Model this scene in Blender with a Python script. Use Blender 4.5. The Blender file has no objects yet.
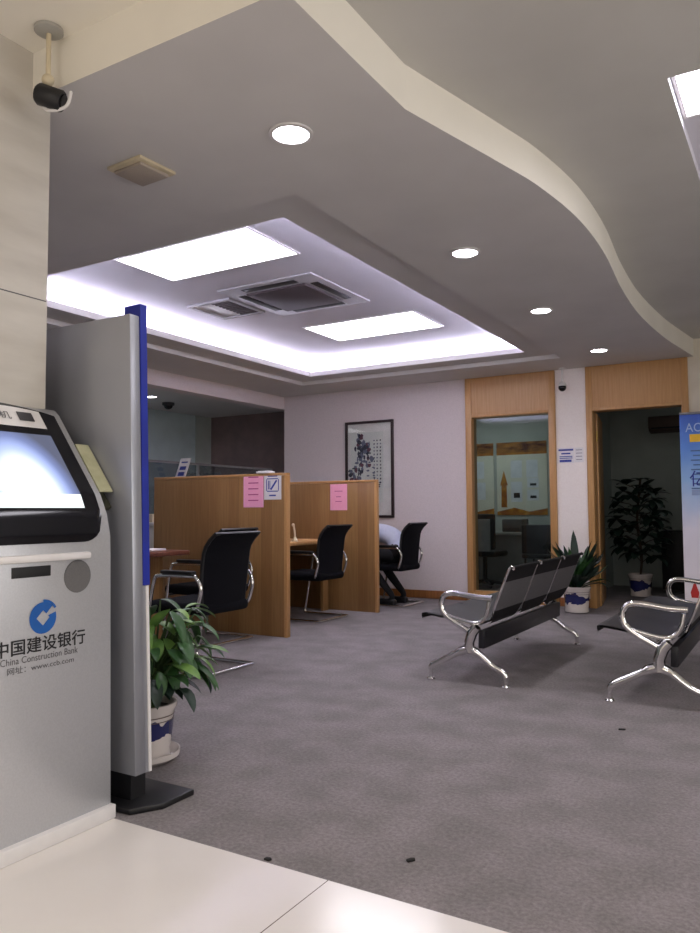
import bpy, bmesh, math, random
from mathutils import Vector, Matrix
R = random.Random(7)
scene = bpy.context.scene
col = scene.collection
PI = math.pi

# ------------------------------------------------------------------ materials
def lin(c):
    return tuple(((v/255/12.92) if v/255 <= .04045 else ((v/255+.055)/1.055)**2.4) for v in c) + (1,)
MATS = {}
def mat(name, c, rough=.6, metal=0., c2=None, scale=20., stretch=(1, 1, 1), bump=0., detail=3., emis=None, estr=0., spec=.5, coat=0., sharp=None):
    if name in MATS: return MATS[name]
    m = bpy.data.materials.new(name); m.use_nodes = True
    nt = m.node_tree; b = nt.nodes['Principled BSDF']
    b.inputs['Roughness'].default_value = rough; b.inputs['Metallic'].default_value = metal
    b.inputs['Specular IOR Level'].default_value = spec
    if coat: b.inputs['Coat Weight'].default_value = coat; b.inputs['Coat Roughness'].default_value = .1
    b.inputs['Base Color'].default_value = lin(c)
    if c2 is None: c2 = tuple(max(0, v*.94) for v in c)
    tc = nt.nodes.new('ShaderNodeTexCoord'); mp = nt.nodes.new('ShaderNodeMapping'); nz = nt.nodes.new('ShaderNodeTexNoise')
    mp.inputs['Scale'].default_value = stretch
    nz.inputs['Scale'].default_value = scale; nz.inputs['Detail'].default_value = detail
    nt.links.new(tc.outputs['Object'], mp.inputs['Vector']); nt.links.new(mp.outputs['Vector'], nz.inputs['Vector'])
    rp = nt.nodes.new('ShaderNodeValToRGB')
    lo, hi = sharp or (.35, .65)
    rp.color_ramp.elements[0].position = lo; rp.color_ramp.elements[1].position = hi
    rp.color_ramp.elements[0].color = lin(c2); rp.color_ramp.elements[1].color = lin(c)
    nt.links.new(nz.outputs['Fac'], rp.inputs['Fac']); nt.links.new(rp.outputs['Color'], b.inputs['Base Color'])
    if bump:
        bp = nt.nodes.new('ShaderNodeBump'); bp.inputs['Strength'].default_value = bump; bp.inputs['Distance'].default_value = .01
        nt.links.new(nz.outputs['Fac'], bp.inputs['Height']); nt.links.new(bp.outputs['Normal'], b.inputs['Normal'])
    if emis:
        b.inputs['Emission Color'].default_value = lin(emis); b.inputs['Emission Strength'].default_value = estr
    MATS[name] = m
    return m
def N(m, t, **kw):
    n = m.node_tree.nodes.new(t)
    for k, v in kw.items(): setattr(n, k, v)
    return n

def wood(name, c, c2, dark, strip=.0, rough=.38):
    m = mat(name, c, rough, c2=c2, scale=6, stretch=(9, 9, .5), detail=6, sharp=(.3, .7))
    nt = m.node_tree; b = nt.nodes['Principled BSDF']
    if strip:
        tc = N(m, 'ShaderNodeTexCoord'); sp = N(m, 'ShaderNodeSeparateXYZ')
        nt.links.new(tc.outputs['Object'], sp.inputs[0])
        add = N(m, 'ShaderNodeMath', operation='ADD'); nt.links.new(sp.outputs[0], add.inputs[0]); nt.links.new(sp.outputs[1], add.inputs[1])
        dv = N(m, 'ShaderNodeMath', operation='DIVIDE'); nt.links.new(add.outputs[0], dv.inputs[0]); dv.inputs[1].default_value = strip
        fl = N(m, 'ShaderNodeMath', operation='FLOOR'); nt.links.new(dv.outputs[0], fl.inputs[0])
        wn = N(m, 'ShaderNodeTexWhiteNoise', noise_dimensions='1D'); nt.links.new(fl.outputs[0], wn.inputs['W'])
        mx = N(m, 'ShaderNodeMix', data_type='RGBA'); mx.blend_type = 'MULTIPLY'
        src = b.inputs['Base Color'].links[0].from_socket
        rp = N(m, 'ShaderNodeValToRGB'); rp.color_ramp.elements[0].color = lin(dark); rp.color_ramp.elements[1].color = (1, 1, 1, 1)
        nt.links.new(wn.outputs['Value'], rp.inputs['Fac'])
        mx.inputs['Factor'].default_value = 1
        nt.links.new(src, mx.inputs[6]); nt.links.new(rp.outputs['Color'], mx.inputs[7])
        nt.links.new(mx.outputs[2], b.inputs['Base Color'])
    return m

M = dict(
    ceil=mat('ceiling_paint', (212, 209, 208), .85, c2=(206, 203, 202), scale=2),
    ceilwarm=mat('ceiling_paint_warm', (198, 196, 192), .85, c2=(191, 189, 185), scale=2),
    tray=mat('tray_paint', (214, 211, 220), .85, c2=(208, 205, 214), scale=2),
    fascia=mat('fascia_paint', (240, 235, 224), .8, c2=(234, 229, 218), scale=2),
    wall=mat('wallpaper_pinkish', (220, 209, 211), .8, c2=(212, 201, 203), scale=90, bump=.05),
    wallwhite=mat('wall_white', (246, 238, 236), .8, c2=(242, 233, 231), scale=60),
    wallbeige=mat('wall_beige', (222, 214, 198), .8, c2=(216, 207, 190), scale=8),
    wallblue=mat('wall_pale_blue', (190, 204, 208), .7, c2=(182, 196, 200), scale=5),
    wallbrown=mat('wall_brown_grey', (138, 118, 116), .8, c2=(126, 108, 108), scale=5),
    officewall=mat('office_wall', (176, 182, 178), .85, c2=(168, 174, 170), scale=4),
    pillar=mat('marble_pillar', (206, 201, 193), .35, c2=(182, 176, 167), scale=2.2, stretch=(1, 1, 5), detail=5, sharp=(.25, .75)),
    woodl=wood('light_oak', (192, 148, 98), (178, 132, 82), (190, 175, 160), .0),
    woodp=wood('partition_oak', (156, 119, 76), (140, 104, 63), (226, 220, 214), .118),
    woodr=wood('reddish_table', (116, 66, 48), (94, 50, 37), (190, 175, 160), 0),
    baseb=wood('baseboard_wood', (150, 98, 52), (128, 80, 42), (190, 175, 160), 0),
    chrome=mat('polished_steel', (236, 235, 235), .14, 1., c2=(228, 227, 227), scale=30),
    steel=mat('dull_steel', (150, 150, 152), .35, 1., scale=30),
    black=mat('black_plastic', (18, 18, 22), .45, c2=(14, 14, 18), scale=30),
    blackgloss=mat('black_gloss', (14, 14, 22), .12, c2=(12, 12, 18), scale=10),
    fabric=mat('black_mesh_fabric', (15, 15, 23), .95, c2=(9, 9, 15), scale=220, bump=.3, spec=.2),
    silver=mat('silver_paint', (196, 197, 201), .38, .5, c2=(190, 191, 195), scale=160, detail=2),
    boardsilver=mat('board_silver', (168, 170, 178), .36, .6, c2=(160, 162, 170), scale=3),
    whitep=mat('white_plastic', (225, 222, 222), .4, c2=(220, 217, 217), scale=20),
    blue=mat('blue_panel', (22, 40, 150), .45, c2=(18, 34, 138), scale=6),
    logo=mat('logo_blue', (10, 88, 168), .4, c2=(8, 82, 160), scale=10),
    ink=mat('black_ink', (26, 26, 30), .6, scale=10),
    greyink=mat('grey_ink', (90, 88, 92), .6, scale=10),
    blueink=mat('blue_ink', (56, 70, 160), .6, scale=10),
    greygrille=mat('grey_grille', (104, 103, 104), .8, c2=(92, 91, 92), scale=600, detail=0),
    pink=mat('pink_paper', (250, 176, 206), .8, c2=(246, 168, 200), scale=30),
    pinkink=mat('pink_ink', (196, 84, 140), .8, scale=30),
    paper=mat('white_paper', (232, 228, 232), .8, c2=(226, 222, 226), scale=30),
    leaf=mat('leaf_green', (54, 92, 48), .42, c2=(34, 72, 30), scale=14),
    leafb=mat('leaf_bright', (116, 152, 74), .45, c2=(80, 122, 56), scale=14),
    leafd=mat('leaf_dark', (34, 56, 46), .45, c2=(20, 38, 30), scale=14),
    stem=mat('plant_stem', (66, 92, 48), .6, scale=20),
    trunk=mat('plant_trunk', (70, 56, 42), .8, scale=20),
    soil=mat('soil', (40, 30, 24), .95, c2=(24, 18, 14), scale=60, bump=.5),
    porcelain=mat('white_porcelain', (216, 208, 204), .18, c2=(210, 202, 198), scale=6, coat=.3),
    carpet_dark=mat('dark_scrap', (24, 22, 24), .9, scale=20),
    benchmetal=mat('perforated_dark_metal', (62, 60, 64), .5, .2, c2=(36, 35, 38), scale=420, detail=0, sharp=(.45, .55)),
    benchback=mat('perforated_grey_metal', (112, 110, 112), .5, .15, c2=(68, 67, 70), scale=420, detail=0, sharp=(.45, .55)),
    benchpad=mat('black_bench_edge', (20, 19, 22), .75, c2=(15, 14, 17), scale=20, spec=.25),
    beam=mat('bench_beam', (24, 24, 30), .4, .2, scale=20),
    acwhite=mat('ac_frame', (172, 169, 174), .5, scale=10),
    acdark=mat('ac_grille', (72, 58, 62), .7, c2=(48, 38, 42), scale=160, stretch=(1, 8, 1), detail=0),
    slot=mat('dark_slot', (20, 20, 22), .6, scale=10),
    darkcab=mat('dark_cabinet', (20, 20, 24), .5, scale=10),
    skin=mat('skin', (206, 158, 130), .55, c2=(196, 146, 118), scale=30),
    shirt=mat('white_shirt', (214, 220, 244), .85, c2=(200, 206, 232), scale=12),
    trousers=mat('black_trousers', (18, 18, 24), .9, c2=(12, 12, 18), scale=40),
    hair=mat('black_hair', (18, 15, 15), .6, c2=(10, 8, 8), scale=90, stretch=(1, 1, .2)),
    frame=mat('dark_frame', (46, 26, 30), .4, c2=(36, 20, 24), scale=20),
    olive=mat('olive_holder', (70, 70, 56), .6, scale=10),
    yellowp=mat('yellow_leaflet', (198, 197, 166), .7, c2=(184, 184, 150), scale=25),
    cream=mat('cream_plastic', (214, 200, 170), .5, scale=10),
    counter=mat('counter_grey', (168, 166, 160), .5, c2=(158, 156, 150), scale=6),
    gold=mat('poster_gold', (196, 138, 44), .6, c2=(150, 84, 26), scale=9),
    maroon=mat('poster_maroon', (176, 122, 58), .7, c2=(82, 36, 30), scale=5, stretch=(1, 1, 3)),
    posterbg=mat('poster_cream', (226, 226, 210), .7, c2=(216, 218, 204), scale=5),
    postersheet=mat('poster_sheet', (226, 232, 242), .7, scale=8),
    red=mat('printed_red', (188, 40, 36), .6, scale=10),
    yellow=mat('printed_yellow', (238, 190, 50), .6, scale=10),
    ledge=mat('dark_ledge', (60, 58, 62), .5, scale=10),
    brownunit=mat('brown_unit', (94, 76, 70), .6, scale=10),
    hinge=mat('brass_hinge', (176, 150, 90), .3, .9, scale=20),
)
def emissive(name, c, s):
    m = mat(name, c, .5, scale=3, emis=c, estr=s); return m
M['led'] = emissive('led_strip_light', (238, 236, 255), 48)
M['panel'] = emissive('light_panel', (250, 246, 255), 7)
M['down'] = emissive('downlight_lens', (252, 248, 255), 16)
M['downw'] = emissive('lobby_panel', (255, 249, 244), 4)

# glass
def glassmat(name, tint, rough=.02, alpha=.12):
    m = bpy.data.materials.new(name); m.use_nodes = True
    nt = m.node_tree; nt.nodes.clear()
    o = nt.nodes.new('ShaderNodeOutputMaterial'); t = nt.nodes.new('ShaderNodeBsdfTransparent'); g = nt.nodes.new('ShaderNodeBsdfGlossy')
    t.inputs[0].default_value = lin(tint); g.inputs['Roughness'].default_value = rough
    fr = nt.nodes.new('ShaderNodeLayerWeight'); fr.inputs['Blend'].default_value = .12
    mx = nt.nodes.new('ShaderNodeMixShader')
    ml = nt.nodes.new('ShaderNodeMath'); ml.operation = 'MULTIPLY_ADD'; ml.inputs[1].default_value = .5; ml.inputs[2].default_value = .03; nt.links.new(fr.outputs['Facing'], ml.inputs[0])
    nt.links.new(ml.outputs[0], mx.inputs[0]); nt.links.new(t.outputs[0], mx.inputs[1]); nt.links.new(g.outputs[0], mx.inputs[2]); nt.links.new(mx.outputs[0], o.inputs[0])
    return m
M['glass'] = glassmat('window_glass', (226, 232, 232))
M['glassblue'] = glassmat('counter_glass', (198, 206, 210))
M['pictureglass'] = glassmat('picture_glass', (250, 250, 250))

# carpet
def carpet():
    m = mat('grey_carpet', (156, 149, 151), .95, c2=(141, 136, 136), scale=4.5, detail=8, sharp=(.36, .64), spec=.1)
    nt = m.node_tree; b = nt.nodes['Principled BSDF']
    nz = N(m, 'ShaderNodeTexNoise'); nz.inputs['Scale'].default_value = 70; nz.inputs['Detail'].default_value = 9; nz.inputs['Roughness'].default_value = .75
    tc = N(m, 'ShaderNodeTexCoord'); nt.links.new(tc.outputs['Object'], nz.inputs['Vector'])
    rp = N(m, 'ShaderNodeValToRGB'); rp.color_ramp.elements[0].position = .33; rp.color_ramp.elements[1].position = .67
    rp.color_ramp.elements[0].color = lin((196, 194, 196)); rp.color_ramp.elements[1].color = (1, 1, 1, 1)
    nt.links.new(nz.outputs['Fac'], rp.inputs['Fac'])
    mx = N(m, 'ShaderNodeMix', data_type='RGBA'); mx.blend_type = 'MULTIPLY'; mx.inputs['Factor'].default_value = 1
    src = b.inputs['Base Color'].links[0].from_socket
    nt.links.new(src, mx.inputs[6]); nt.links.new(rp.outputs['Color'], mx.inputs[7]); nt.links.new(mx.outputs[2], b.inputs['Base Color'])
    bp = N(m, 'ShaderNodeBump'); bp.inputs['Strength'].default_value = .12; bp.inputs['Distance'].default_value = .003
    nt.links.new(nz.outputs['Fac'], bp.inputs['Height']); nt.links.new(bp.outputs['Normal'], b.inputs['Normal'])
    return m
M['carpet'] = carpet()
def tile():
    m = mat('cream_tile', (236, 231, 227), .16, c2=(228, 222, 217), scale=1.6, detail=5)
    nt = m.node_tree; b = nt.nodes['Principled BSDF']
    tc = N(m, 'ShaderNodeTexCoord'); sp = N(m, 'ShaderNodeSeparateXYZ'); nt.links.new(tc.outputs['Object'], sp.inputs[0])
    outs = []
    for ax, off in ((0, 1.2), (1, 1.88-1.6)):
        a = N(m, 'ShaderNodeMath', operation='ADD'); nt.links.new(sp.outputs[ax], a.inputs[0]); a.inputs[1].default_value = off+8 if ax == 0 else -off+8
        md = N(m, 'ShaderNodeMath', operation='PINGPONG'); nt.links.new(a.outputs[0], md.inputs[0]); md.inputs[1].default_value = .8
        lt = N(m, 'ShaderNodeMath', operation='LESS_THAN'); nt.links.new(md.outputs[0], lt.inputs[0]); lt.inputs[1].default_value = .0016
        outs.append(lt)
    mxm = N(m, 'ShaderNodeMath', operation='MAXIMUM'); nt.links.new(outs[0].outputs[0], mxm.inputs[0]); nt.links.new(outs[1].outputs[0], mxm.inputs[1])
    mx = N(m, 'ShaderNodeMix', data_type='RGBA'); src = b.inputs['Base Color'].links[0].from_socket
    nt.links.new(mxm.outputs[0], mx.inputs['Factor']); nt.links.new(src, mx.inputs[6]); mx.inputs[7].default_value = lin((96, 80, 76))
    nt.links.new(mx.outputs[2], b.inputs['Base Color'])
    return m
M['tile'] = tile()
# blue painted decoration on the porcelain pots: bands and splashes driven by object coordinates
def potmat(name, zlo, zhi, seed):
    m = mat(name, (216, 208, 204), .2, c2=(208, 200, 196), scale=6, coat=.3)
    nt = m.node_tree; b = nt.nodes['Principled BSDF']
    tc = N(m, 'ShaderNodeTexCoord'); sp = N(m, 'ShaderNodeSeparateXYZ'); nt.links.new(tc.outputs['Object'], sp.inputs[0])
    mp = N(m, 'ShaderNodeMapping'); mp.inputs['Location'].default_value = (seed, seed*2, 0)
    nt.links.new(tc.outputs['Object'], mp.inputs['Vector'])
    nz = N(m, 'ShaderNodeTexNoise'); nz.inputs['Scale'].default_value = 8; nz.inputs['Detail'].default_value = 3; nt.links.new(mp.outputs['Vector'], nz.inputs['Vector'])
    mr = N(m, 'ShaderNodeMapRange'); mr.inputs[1].default_value = zlo; mr.inputs[2].default_value = zhi; nt.links.new(sp.outputs[2], mr.inputs[0])
    pp = N(m, 'ShaderNodeMath', operation='PINGPONG'); pp.inputs[1].default_value = .5; nt.links.new(mr.outputs[0], pp.inputs[0])
    ad = N(m, 'ShaderNodeMath', operation='MULTIPLY_ADD'); nt.links.new(pp.outputs[0], ad.inputs[0]); ad.inputs[1].default_value = .75; nt.links.new(nz.outputs['Fac'], ad.inputs[2])
    gt = N(m, 'ShaderNodeMath', operation='GREATER_THAN'); nt.links.new(ad.outputs[0], gt.inputs[0]); gt.inputs[1].default_value = .69
    mx = N(m, 'ShaderNodeMix', data_type='RGBA'); src = b.inputs['Base Color'].links[0].from_socket
    nt.links.new(gt.outputs[0], mx.inputs['Factor']); nt.links.new(src, mx.inputs[6]); mx.inputs[7].default_value = lin((34, 38, 92))
    nt.links.new(mx.outputs[2], b.inputs['Base Color'])
    return m
# kiosk screen: an emissive display with a bright reflection painted in as a radial glow, and a white bar along its bottom
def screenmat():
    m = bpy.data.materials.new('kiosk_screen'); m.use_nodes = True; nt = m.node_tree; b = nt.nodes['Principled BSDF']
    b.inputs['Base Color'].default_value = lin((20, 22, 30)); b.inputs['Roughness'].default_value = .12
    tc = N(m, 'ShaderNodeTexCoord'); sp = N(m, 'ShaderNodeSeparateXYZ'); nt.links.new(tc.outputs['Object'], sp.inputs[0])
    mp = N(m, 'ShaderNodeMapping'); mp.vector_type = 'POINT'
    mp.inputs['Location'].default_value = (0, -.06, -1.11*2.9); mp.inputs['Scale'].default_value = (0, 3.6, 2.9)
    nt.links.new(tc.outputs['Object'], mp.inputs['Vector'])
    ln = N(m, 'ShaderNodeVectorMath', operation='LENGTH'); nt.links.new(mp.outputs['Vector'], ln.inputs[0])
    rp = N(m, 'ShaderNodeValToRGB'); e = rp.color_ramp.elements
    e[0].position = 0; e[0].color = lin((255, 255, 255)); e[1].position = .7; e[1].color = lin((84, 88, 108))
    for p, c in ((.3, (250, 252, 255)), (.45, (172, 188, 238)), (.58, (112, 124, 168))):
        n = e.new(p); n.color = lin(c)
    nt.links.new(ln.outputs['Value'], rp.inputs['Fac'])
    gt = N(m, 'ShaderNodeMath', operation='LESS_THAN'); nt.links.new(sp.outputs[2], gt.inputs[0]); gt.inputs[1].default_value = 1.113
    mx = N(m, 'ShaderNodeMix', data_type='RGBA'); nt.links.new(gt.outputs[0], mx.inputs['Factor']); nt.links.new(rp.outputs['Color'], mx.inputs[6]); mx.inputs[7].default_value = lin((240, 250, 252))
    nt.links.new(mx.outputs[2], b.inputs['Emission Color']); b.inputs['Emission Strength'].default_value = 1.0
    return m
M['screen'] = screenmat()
def bannermat():
    m = mat('banner_print', (120, 170, 226), .55, scale=3)
    nt = m.node_tree; b = nt.nodes['Principled BSDF']
    tc = N(m, 'ShaderNodeTexCoord'); sp = N(m, 'ShaderNodeSeparateXYZ'); nt.links.new(tc.outputs['Object'], sp.inputs[0])
    nz = N(m, 'ShaderNodeTexNoise'); nz.inputs['Scale'].default_value = 4; nt.links.new(tc.outputs['Object'], nz.inputs['Vector'])
    ad = N(m, 'ShaderNodeMath', operation='MULTIPLY_ADD'); nt.links.new(nz.outputs['Fac'], ad.inputs[0]); ad.inputs[1].default_value = .25; nt.links.new(sp.outputs[2], ad.inputs[2])
    mr = N(m, 'ShaderNodeMapRange'); mr.inputs[1].default_value = .1; mr.inputs[2].default_value = 2.1; nt.links.new(ad.outputs[0], mr.inputs[0])
    rp = N(m, 'ShaderNodeValToRGB'); e = rp.color_ramp.elements
    e[0].position = 0; e[0].color = lin((232, 224, 226)); e[1].position = 1; e[1].color = lin((58, 92, 190))
    for p, c in ((.45, (226, 222, 238)), (.66, (150, 188, 234)), (.84, (92, 140, 220))):
        n = e.new(p); n.color = lin(c)
    nt.links.new(mr.outputs[0], rp.inputs['Fac']); nt.links.new(rp.outputs['Color'], b.inputs['Base Color'])
    return m
M['banner'] = bannermat()

# ------------------------------------------------------------------ mesh builder
class MB:
    def __init__(s): s.v = []; s.f = []; s.m = []; s.sm = []
    def add(s, vs, fs, mi=0, smooth=False):
        o = len(s.v); s.v += [tuple(v) for v in vs]
        for f in fs: s.f.append(tuple(i+o for i in f)); s.m.append(mi); s.sm.append(smooth)
        return s
    def box(s, x0, x1, y0, y1, z0, z1, bev=0., mi=0, seg=2):
        if bev <= 0:
            return s.add([(x0, y0, z0), (x1, y0, z0), (x1, y1, z0), (x0, y1, z0), (x0, y0, z1), (x1, y0, z1), (x1, y1, z1), (x0, y1, z1)],
                         [(0, 3, 2, 1), (4, 5, 6, 7), (0, 1, 5, 4), (1, 2, 6, 5), (2, 3, 7, 6), (3, 0, 4, 7)], mi)
        bm = bmesh.new(); bmesh.ops.create_cube(bm, size=1)
        for v in bm.verts: v.co = Vector(((x0+x1)/2+v.co.x*(x1-x0), (y0+y1)/2+v.co.y*(y1-y0), (z0+z1)/2+v.co.z*(z1-z0)))
        bmesh.ops.bevel(bm, geom=bm.edges[:], offset=min(bev, .49*min(x1-x0, y1-y0, z1-z0)), segments=seg, affect='EDGES', profile=.5)
        return s.bm(bm, mi, True)
    def bm(s, bm, mi=0, smooth=False):
        bm.verts.index_update()
        s.add([v.co[:] for v in bm.verts], [[v.index for v in f.verts] for f in bm.faces], mi, smooth); bm.free(); return s
    def xf(s, mtx, start=0):
        for i in range(start, len(s.v)): s.v[i] = tuple(mtx @ Vector(s.v[i]))
        return s
    def tube(s, pts, r, n=8, mi=0, closed=False, cap=True):
        pts = [Vector(p) for p in pts]; k = len(pts); rr = r if isinstance(r, (list, tuple)) else [r]*k
        t0 = (pts[1]-pts[0]).normalized()
        up = Vector((0, 0, 1)) if abs(t0.z) < .9 else Vector((1, 0, 0))
        nrm = (up - t0*up.dot(t0)).normalized(); vs = []
        for i in range(k):
            if closed: t = (pts[(i+1) % k]-pts[i-1]).normalized()
            elif i == 0: t = (pts[1]-pts[0]).normalized()
            elif i == k-1: t = (pts[-1]-pts[-2]).normalized()
            else: t = ((pts[i+1]-pts[i]).normalized()+(pts[i]-pts[i-1]).normalized()); t = t.normalized() if t.length > 1e-6 else (pts[i+1]-pts[i]).normalized()
            nrm = (nrm - t*nrm.dot(t)); nrm = nrm.normalized() if nrm.length > 1e-6 else t.orthogonal().normalized()
            b = t.cross(nrm)
            for j in range(n):
                a = 2*PI*j/n; vs.append(pts[i]+(nrm*math.cos(a)+b*math.sin(a))*rr[i])
        fs = []
        for i in range(k if closed else k-1):
            a0, b0 = i*n, ((i+1) % k)*n
            for j in range(n): fs.append((a0+j, a0+(j+1) % n, b0+(j+1) % n, b0+j))
        s.add(vs, fs, mi, True)
        if cap and not closed:
            o = len(s.v)-len(vs)
            s.f += [tuple(o+j for j in reversed(range(n))), tuple(o+(k-1)*n+j for j in range(n))]; s.m += [mi]*2; s.sm += [False]*2
        return s
    def lathe(s, prof, c=(0, 0, 0), n=28, mi=0):
        vs = []; fs = []; k = len(prof)
        for r, z in prof:
            for j in range(n):
                a = 2*PI*j/n; vs.append((c[0]+max(r, 1e-4)*math.cos(a), c[1]+max(r, 1e-4)*math.sin(a), c[2]+z))
        for i in range(k-1):
            for j in range(n): fs.append((i*n+j, i*n+(j+1) % n, (i+1)*n+(j+1) % n, (i+1)*n+j))
        return s.add(vs, fs, mi, True)
    def prism(s, poly, y0, y1, mi=0, bev=0., axis='y', smooth=False):
        # poly of (a,b): axis y -> (x,z); axis x -> (y,z); axis z -> (x,y)
        f = {'y': lambda a, b, t: (a, t, b), 'x': lambda a, b, t: (t, a, b), 'z': lambda a, b, t: (a, b, t)}[axis]
        bm = bmesh.new(); n = len(poly)
        A = [bm.verts.new(f(a, b, y0)) for a, b in poly]; B = [bm.verts.new(f(a, b, y1)) for a, b in poly]
        bm.faces.new(A); bm.faces.new(B[::-1])
        for i in range(n): bm.faces.new((A[i], B[i], B[(i+1) % n], A[(i+1) % n]))
        bmesh.ops.recalc_face_normals(bm, faces=bm.faces[:])
        if bev: bmesh.ops.bevel(bm, geom=bm.edges[:], offset=bev, segments=2, affect='EDGES', profile=.5)
        return s.bm(bm, mi, smooth or bev > 0)
    def grid(s, fn, nu, nv, mi=0, smooth=True):
        vs = [fn(i/(nu-1), j/(nv-1)) for j in range(nv) for i in range(nu)]
        fs = [(j*nu+i, j*nu+i+1, (j+1)*nu+i+1, (j+1)*nu+i) for j in range(nv-1) for i in range(nu-1)]
        return s.add(vs, fs, mi, smooth)
    def ball(s, c, r, mi=0, u=16, v=10):
        rx, ry, rz = r if isinstance(r, tuple) else (r, r, r)
        return s.grid(lambda a, b: (c[0]+rx*math.cos(2*PI*a)*math.sin(PI*(.002+.996*b)), c[1]+ry*math.sin(2*PI*a)*math.sin(PI*(.002+.996*b)), c[2]-rz*math.cos(PI*b)), u+1, v+1, mi)
    def build(s, name, mats, parent=None, flat=False):
        me = bpy.data.meshes.new(name); me.from_pydata(s.v, [], s.f); me.update()
        for m in (mats if isinstance(mats, (list, tuple)) else [mats]): me.materials.append(M[m] if isinstance(m, str) else m)
        me.polygons.foreach_set('material_index', s.m); me.polygons.foreach_set('use_smooth', [False if flat else x for x in s.sm])
        bm = bmesh.new(); bm.from_mesh(me); bmesh.ops.remove_doubles(bm, verts=bm.verts[:], dist=1e-5); bm.to_mesh(me); bm.free()
        me.set_sharp_from_angle(angle=.7)
        o = bpy.data.objects.new(name, me); col.objects.link(o)
        if parent: o.parent = parent
        return o
def tag(o, label=None, cat=None, group=None, kind=None):
    for k, v in (('label', label), ('category', cat), ('group', group), ('kind', kind)):
        if v: o[k] = v
    return o
def thing(name, label, cat, loc=(0, 0, 0), rz=0, group=None):
    o = bpy.data.objects.new(name, None); col.objects.link(o); o.empty_display_size = .1
    o.location = loc; o.rotation_euler = (0, 0, rz); return tag(o, label, cat, group)
def struct(name, mb, m, parent=None):
    o = mb.build(name, m, parent)
    if not parent: o['kind'] = 'structure'
    return o
def dup(o, parent=None):
    c = o.copy(); col.objects.link(c)
    if parent: c.parent = parent
    for ch in list(o.children): dup(ch, c)
    return c
def ctr(P, n=6):   # Catmull-Rom through points
    P = [Vector(p) for p in P]; out = []
    for i in range(len(P)-1):
        p0, p1, p2, p3 = P[max(i-1, 0)], P[i], P[i+1], P[min(i+2, len(P)-1)]
        for k in range(n):
            t = k/n; out.append(.5*((2*p1)+(p2-p0)*t+(2*p0-5*p1+4*p2-p3)*t*t+(3*p1-p0-3*p2+p3)*t**3))
    out.append(P[-1]); return out
_txt = {}
def text_mb(string, size, align='CENTER', bold=0.):
    cu = bpy.data.curves.new('lettering', 'FONT'); cu.body = string; cu.size = size; cu.align_x = align; cu.offset = bold; cu.extrude = 0
    cu.resolution_u = 3
    ob = bpy.data.objects.new('lettering', cu); col.objects.link(ob)
    dg = bpy.context.evaluated_depsgraph_get(); me = bpy.data.meshes.new_from_object(ob.evaluated_get(dg))
    mb = MB(); mb.add([v.co[:] for v in me.vertices], [tuple(p.vertices) for p in me.polygons])
    bpy.data.objects.remove(ob); bpy.data.curves.remove(cu); bpy.data.meshes.remove(me)
    return mb
def place_text(mb, origin, ux, uy, width=None, height=None, center=True):
    # map text x,y to world axes; optionally stretch to a width and a height
    xs = [v[0] for v in mb.v]; ys = [v[1] for v in mb.v]
    if not xs: return mb
    x0, x1, y0, y1 = min(xs), max(xs), min(ys), max(ys)
    sx = width/(x1-x0) if width else 1; sy = height/(y1-y0) if height else sx
    o = Vector(origin); ux = Vector(ux); uy = Vector(uy)
    mb.v = [tuple(o+ux*((v[0]-(x0+x1)/2)*sx)+uy*((v[1]-(y0+y1)/2)*sy)) for v in mb.v]
    return mb

# ------------------------------------------------------------------ room
ZS, ZU, ZT = 2.6, 2.78, 2.85
YB = 8.36
wave = [Vector((-1.275, 1.77, 0)), Vector((-1.274, 2.15, 0))] + ctr([(-1.270, 2.56, 0), (-1.215, 2.78, 0), (-1.112, 3.19, 0), (-1.035, 3.535, 0), (-.978, 4.06, 0), (-.984, 4.7, 0), (-1.045, 5.5, 0), (-1.07, 6.33, 0), (-1.03, 7.25, 0), (-.955, 7.95, 0), (-.905, YB, 0)], 8)
struct('floor', MB().box(-10, 4, 1.878, 12, -.1, 0), 'carpet')
struct('floor.001', MB().box(-10, 4, -5, 1.878, -.1, 0), 'tile')
# soffit with the tray opening, and the higher ceiling beyond the wave
OX0, OX1, OY0, OY1 = -5.27, -2.08, 2.985, 7.70
IX0, IX1, IY0, IY1 = -4.98, -2.37, 3.285, 7.44
s = MB()
def q(mb, x0, x1, y0, y1, z, mi=0): mb.add([(x0, y0, z), (x0, y1, z), (x1, y1, z), (x1, y0, z)], [(0, 1, 2, 3)], mi)
q(s, -6.02, OX0, 1.77, YB, ZS); q(s, OX0, OX1, 1.77, OY0, ZS); q(s, OX0, OX1, OY1, YB, ZS)
for a, b in zip(wave, wave[1:]): s.add([(OX1, a.y, ZS), (OX1, b.y, ZS), (b.x, b.y, ZS), (a.x, a.y, ZS)], [(0, 1, 2, 3)])
struct('ceiling', s, 'ceil')
struct('ceiling.005', MB().add([(-7, -5, ZU), (-7, 1.77, ZU), (4, 1.77, ZU), (4, -5, ZU)], [(0, 1, 2, 3)]), 'fascia')
u = MB()
for a, b in zip(wave, wave[1:]):
    for (x0a, x0b, x1) in ((a.x, b.x, -.41),):
        u.add([(x0a, a.y, ZU), (x0b, b.y, ZU), (x1, b.y, ZU), (x1, a.y, ZU)], [(0, 1, 2, 3)])
q(u, -.41, 4, 1.77, 3.2, ZU); q(u, .85, 4, 3.2, YB, ZU); q(u, -.41, .85, 4.75, YB, ZU)
struct('ceiling.001', u, 'ceilwarm')
f = MB()
for a, b in zip(wave, wave[1:]): f.add([(a.x, a.y, ZS), (b.x, b.y, ZS), (b.x, b.y, ZU), (a.x, a.y, ZU)], [(0, 1, 2, 3)], 0, True)
struct('trim_1', f, 'fascia')
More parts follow.
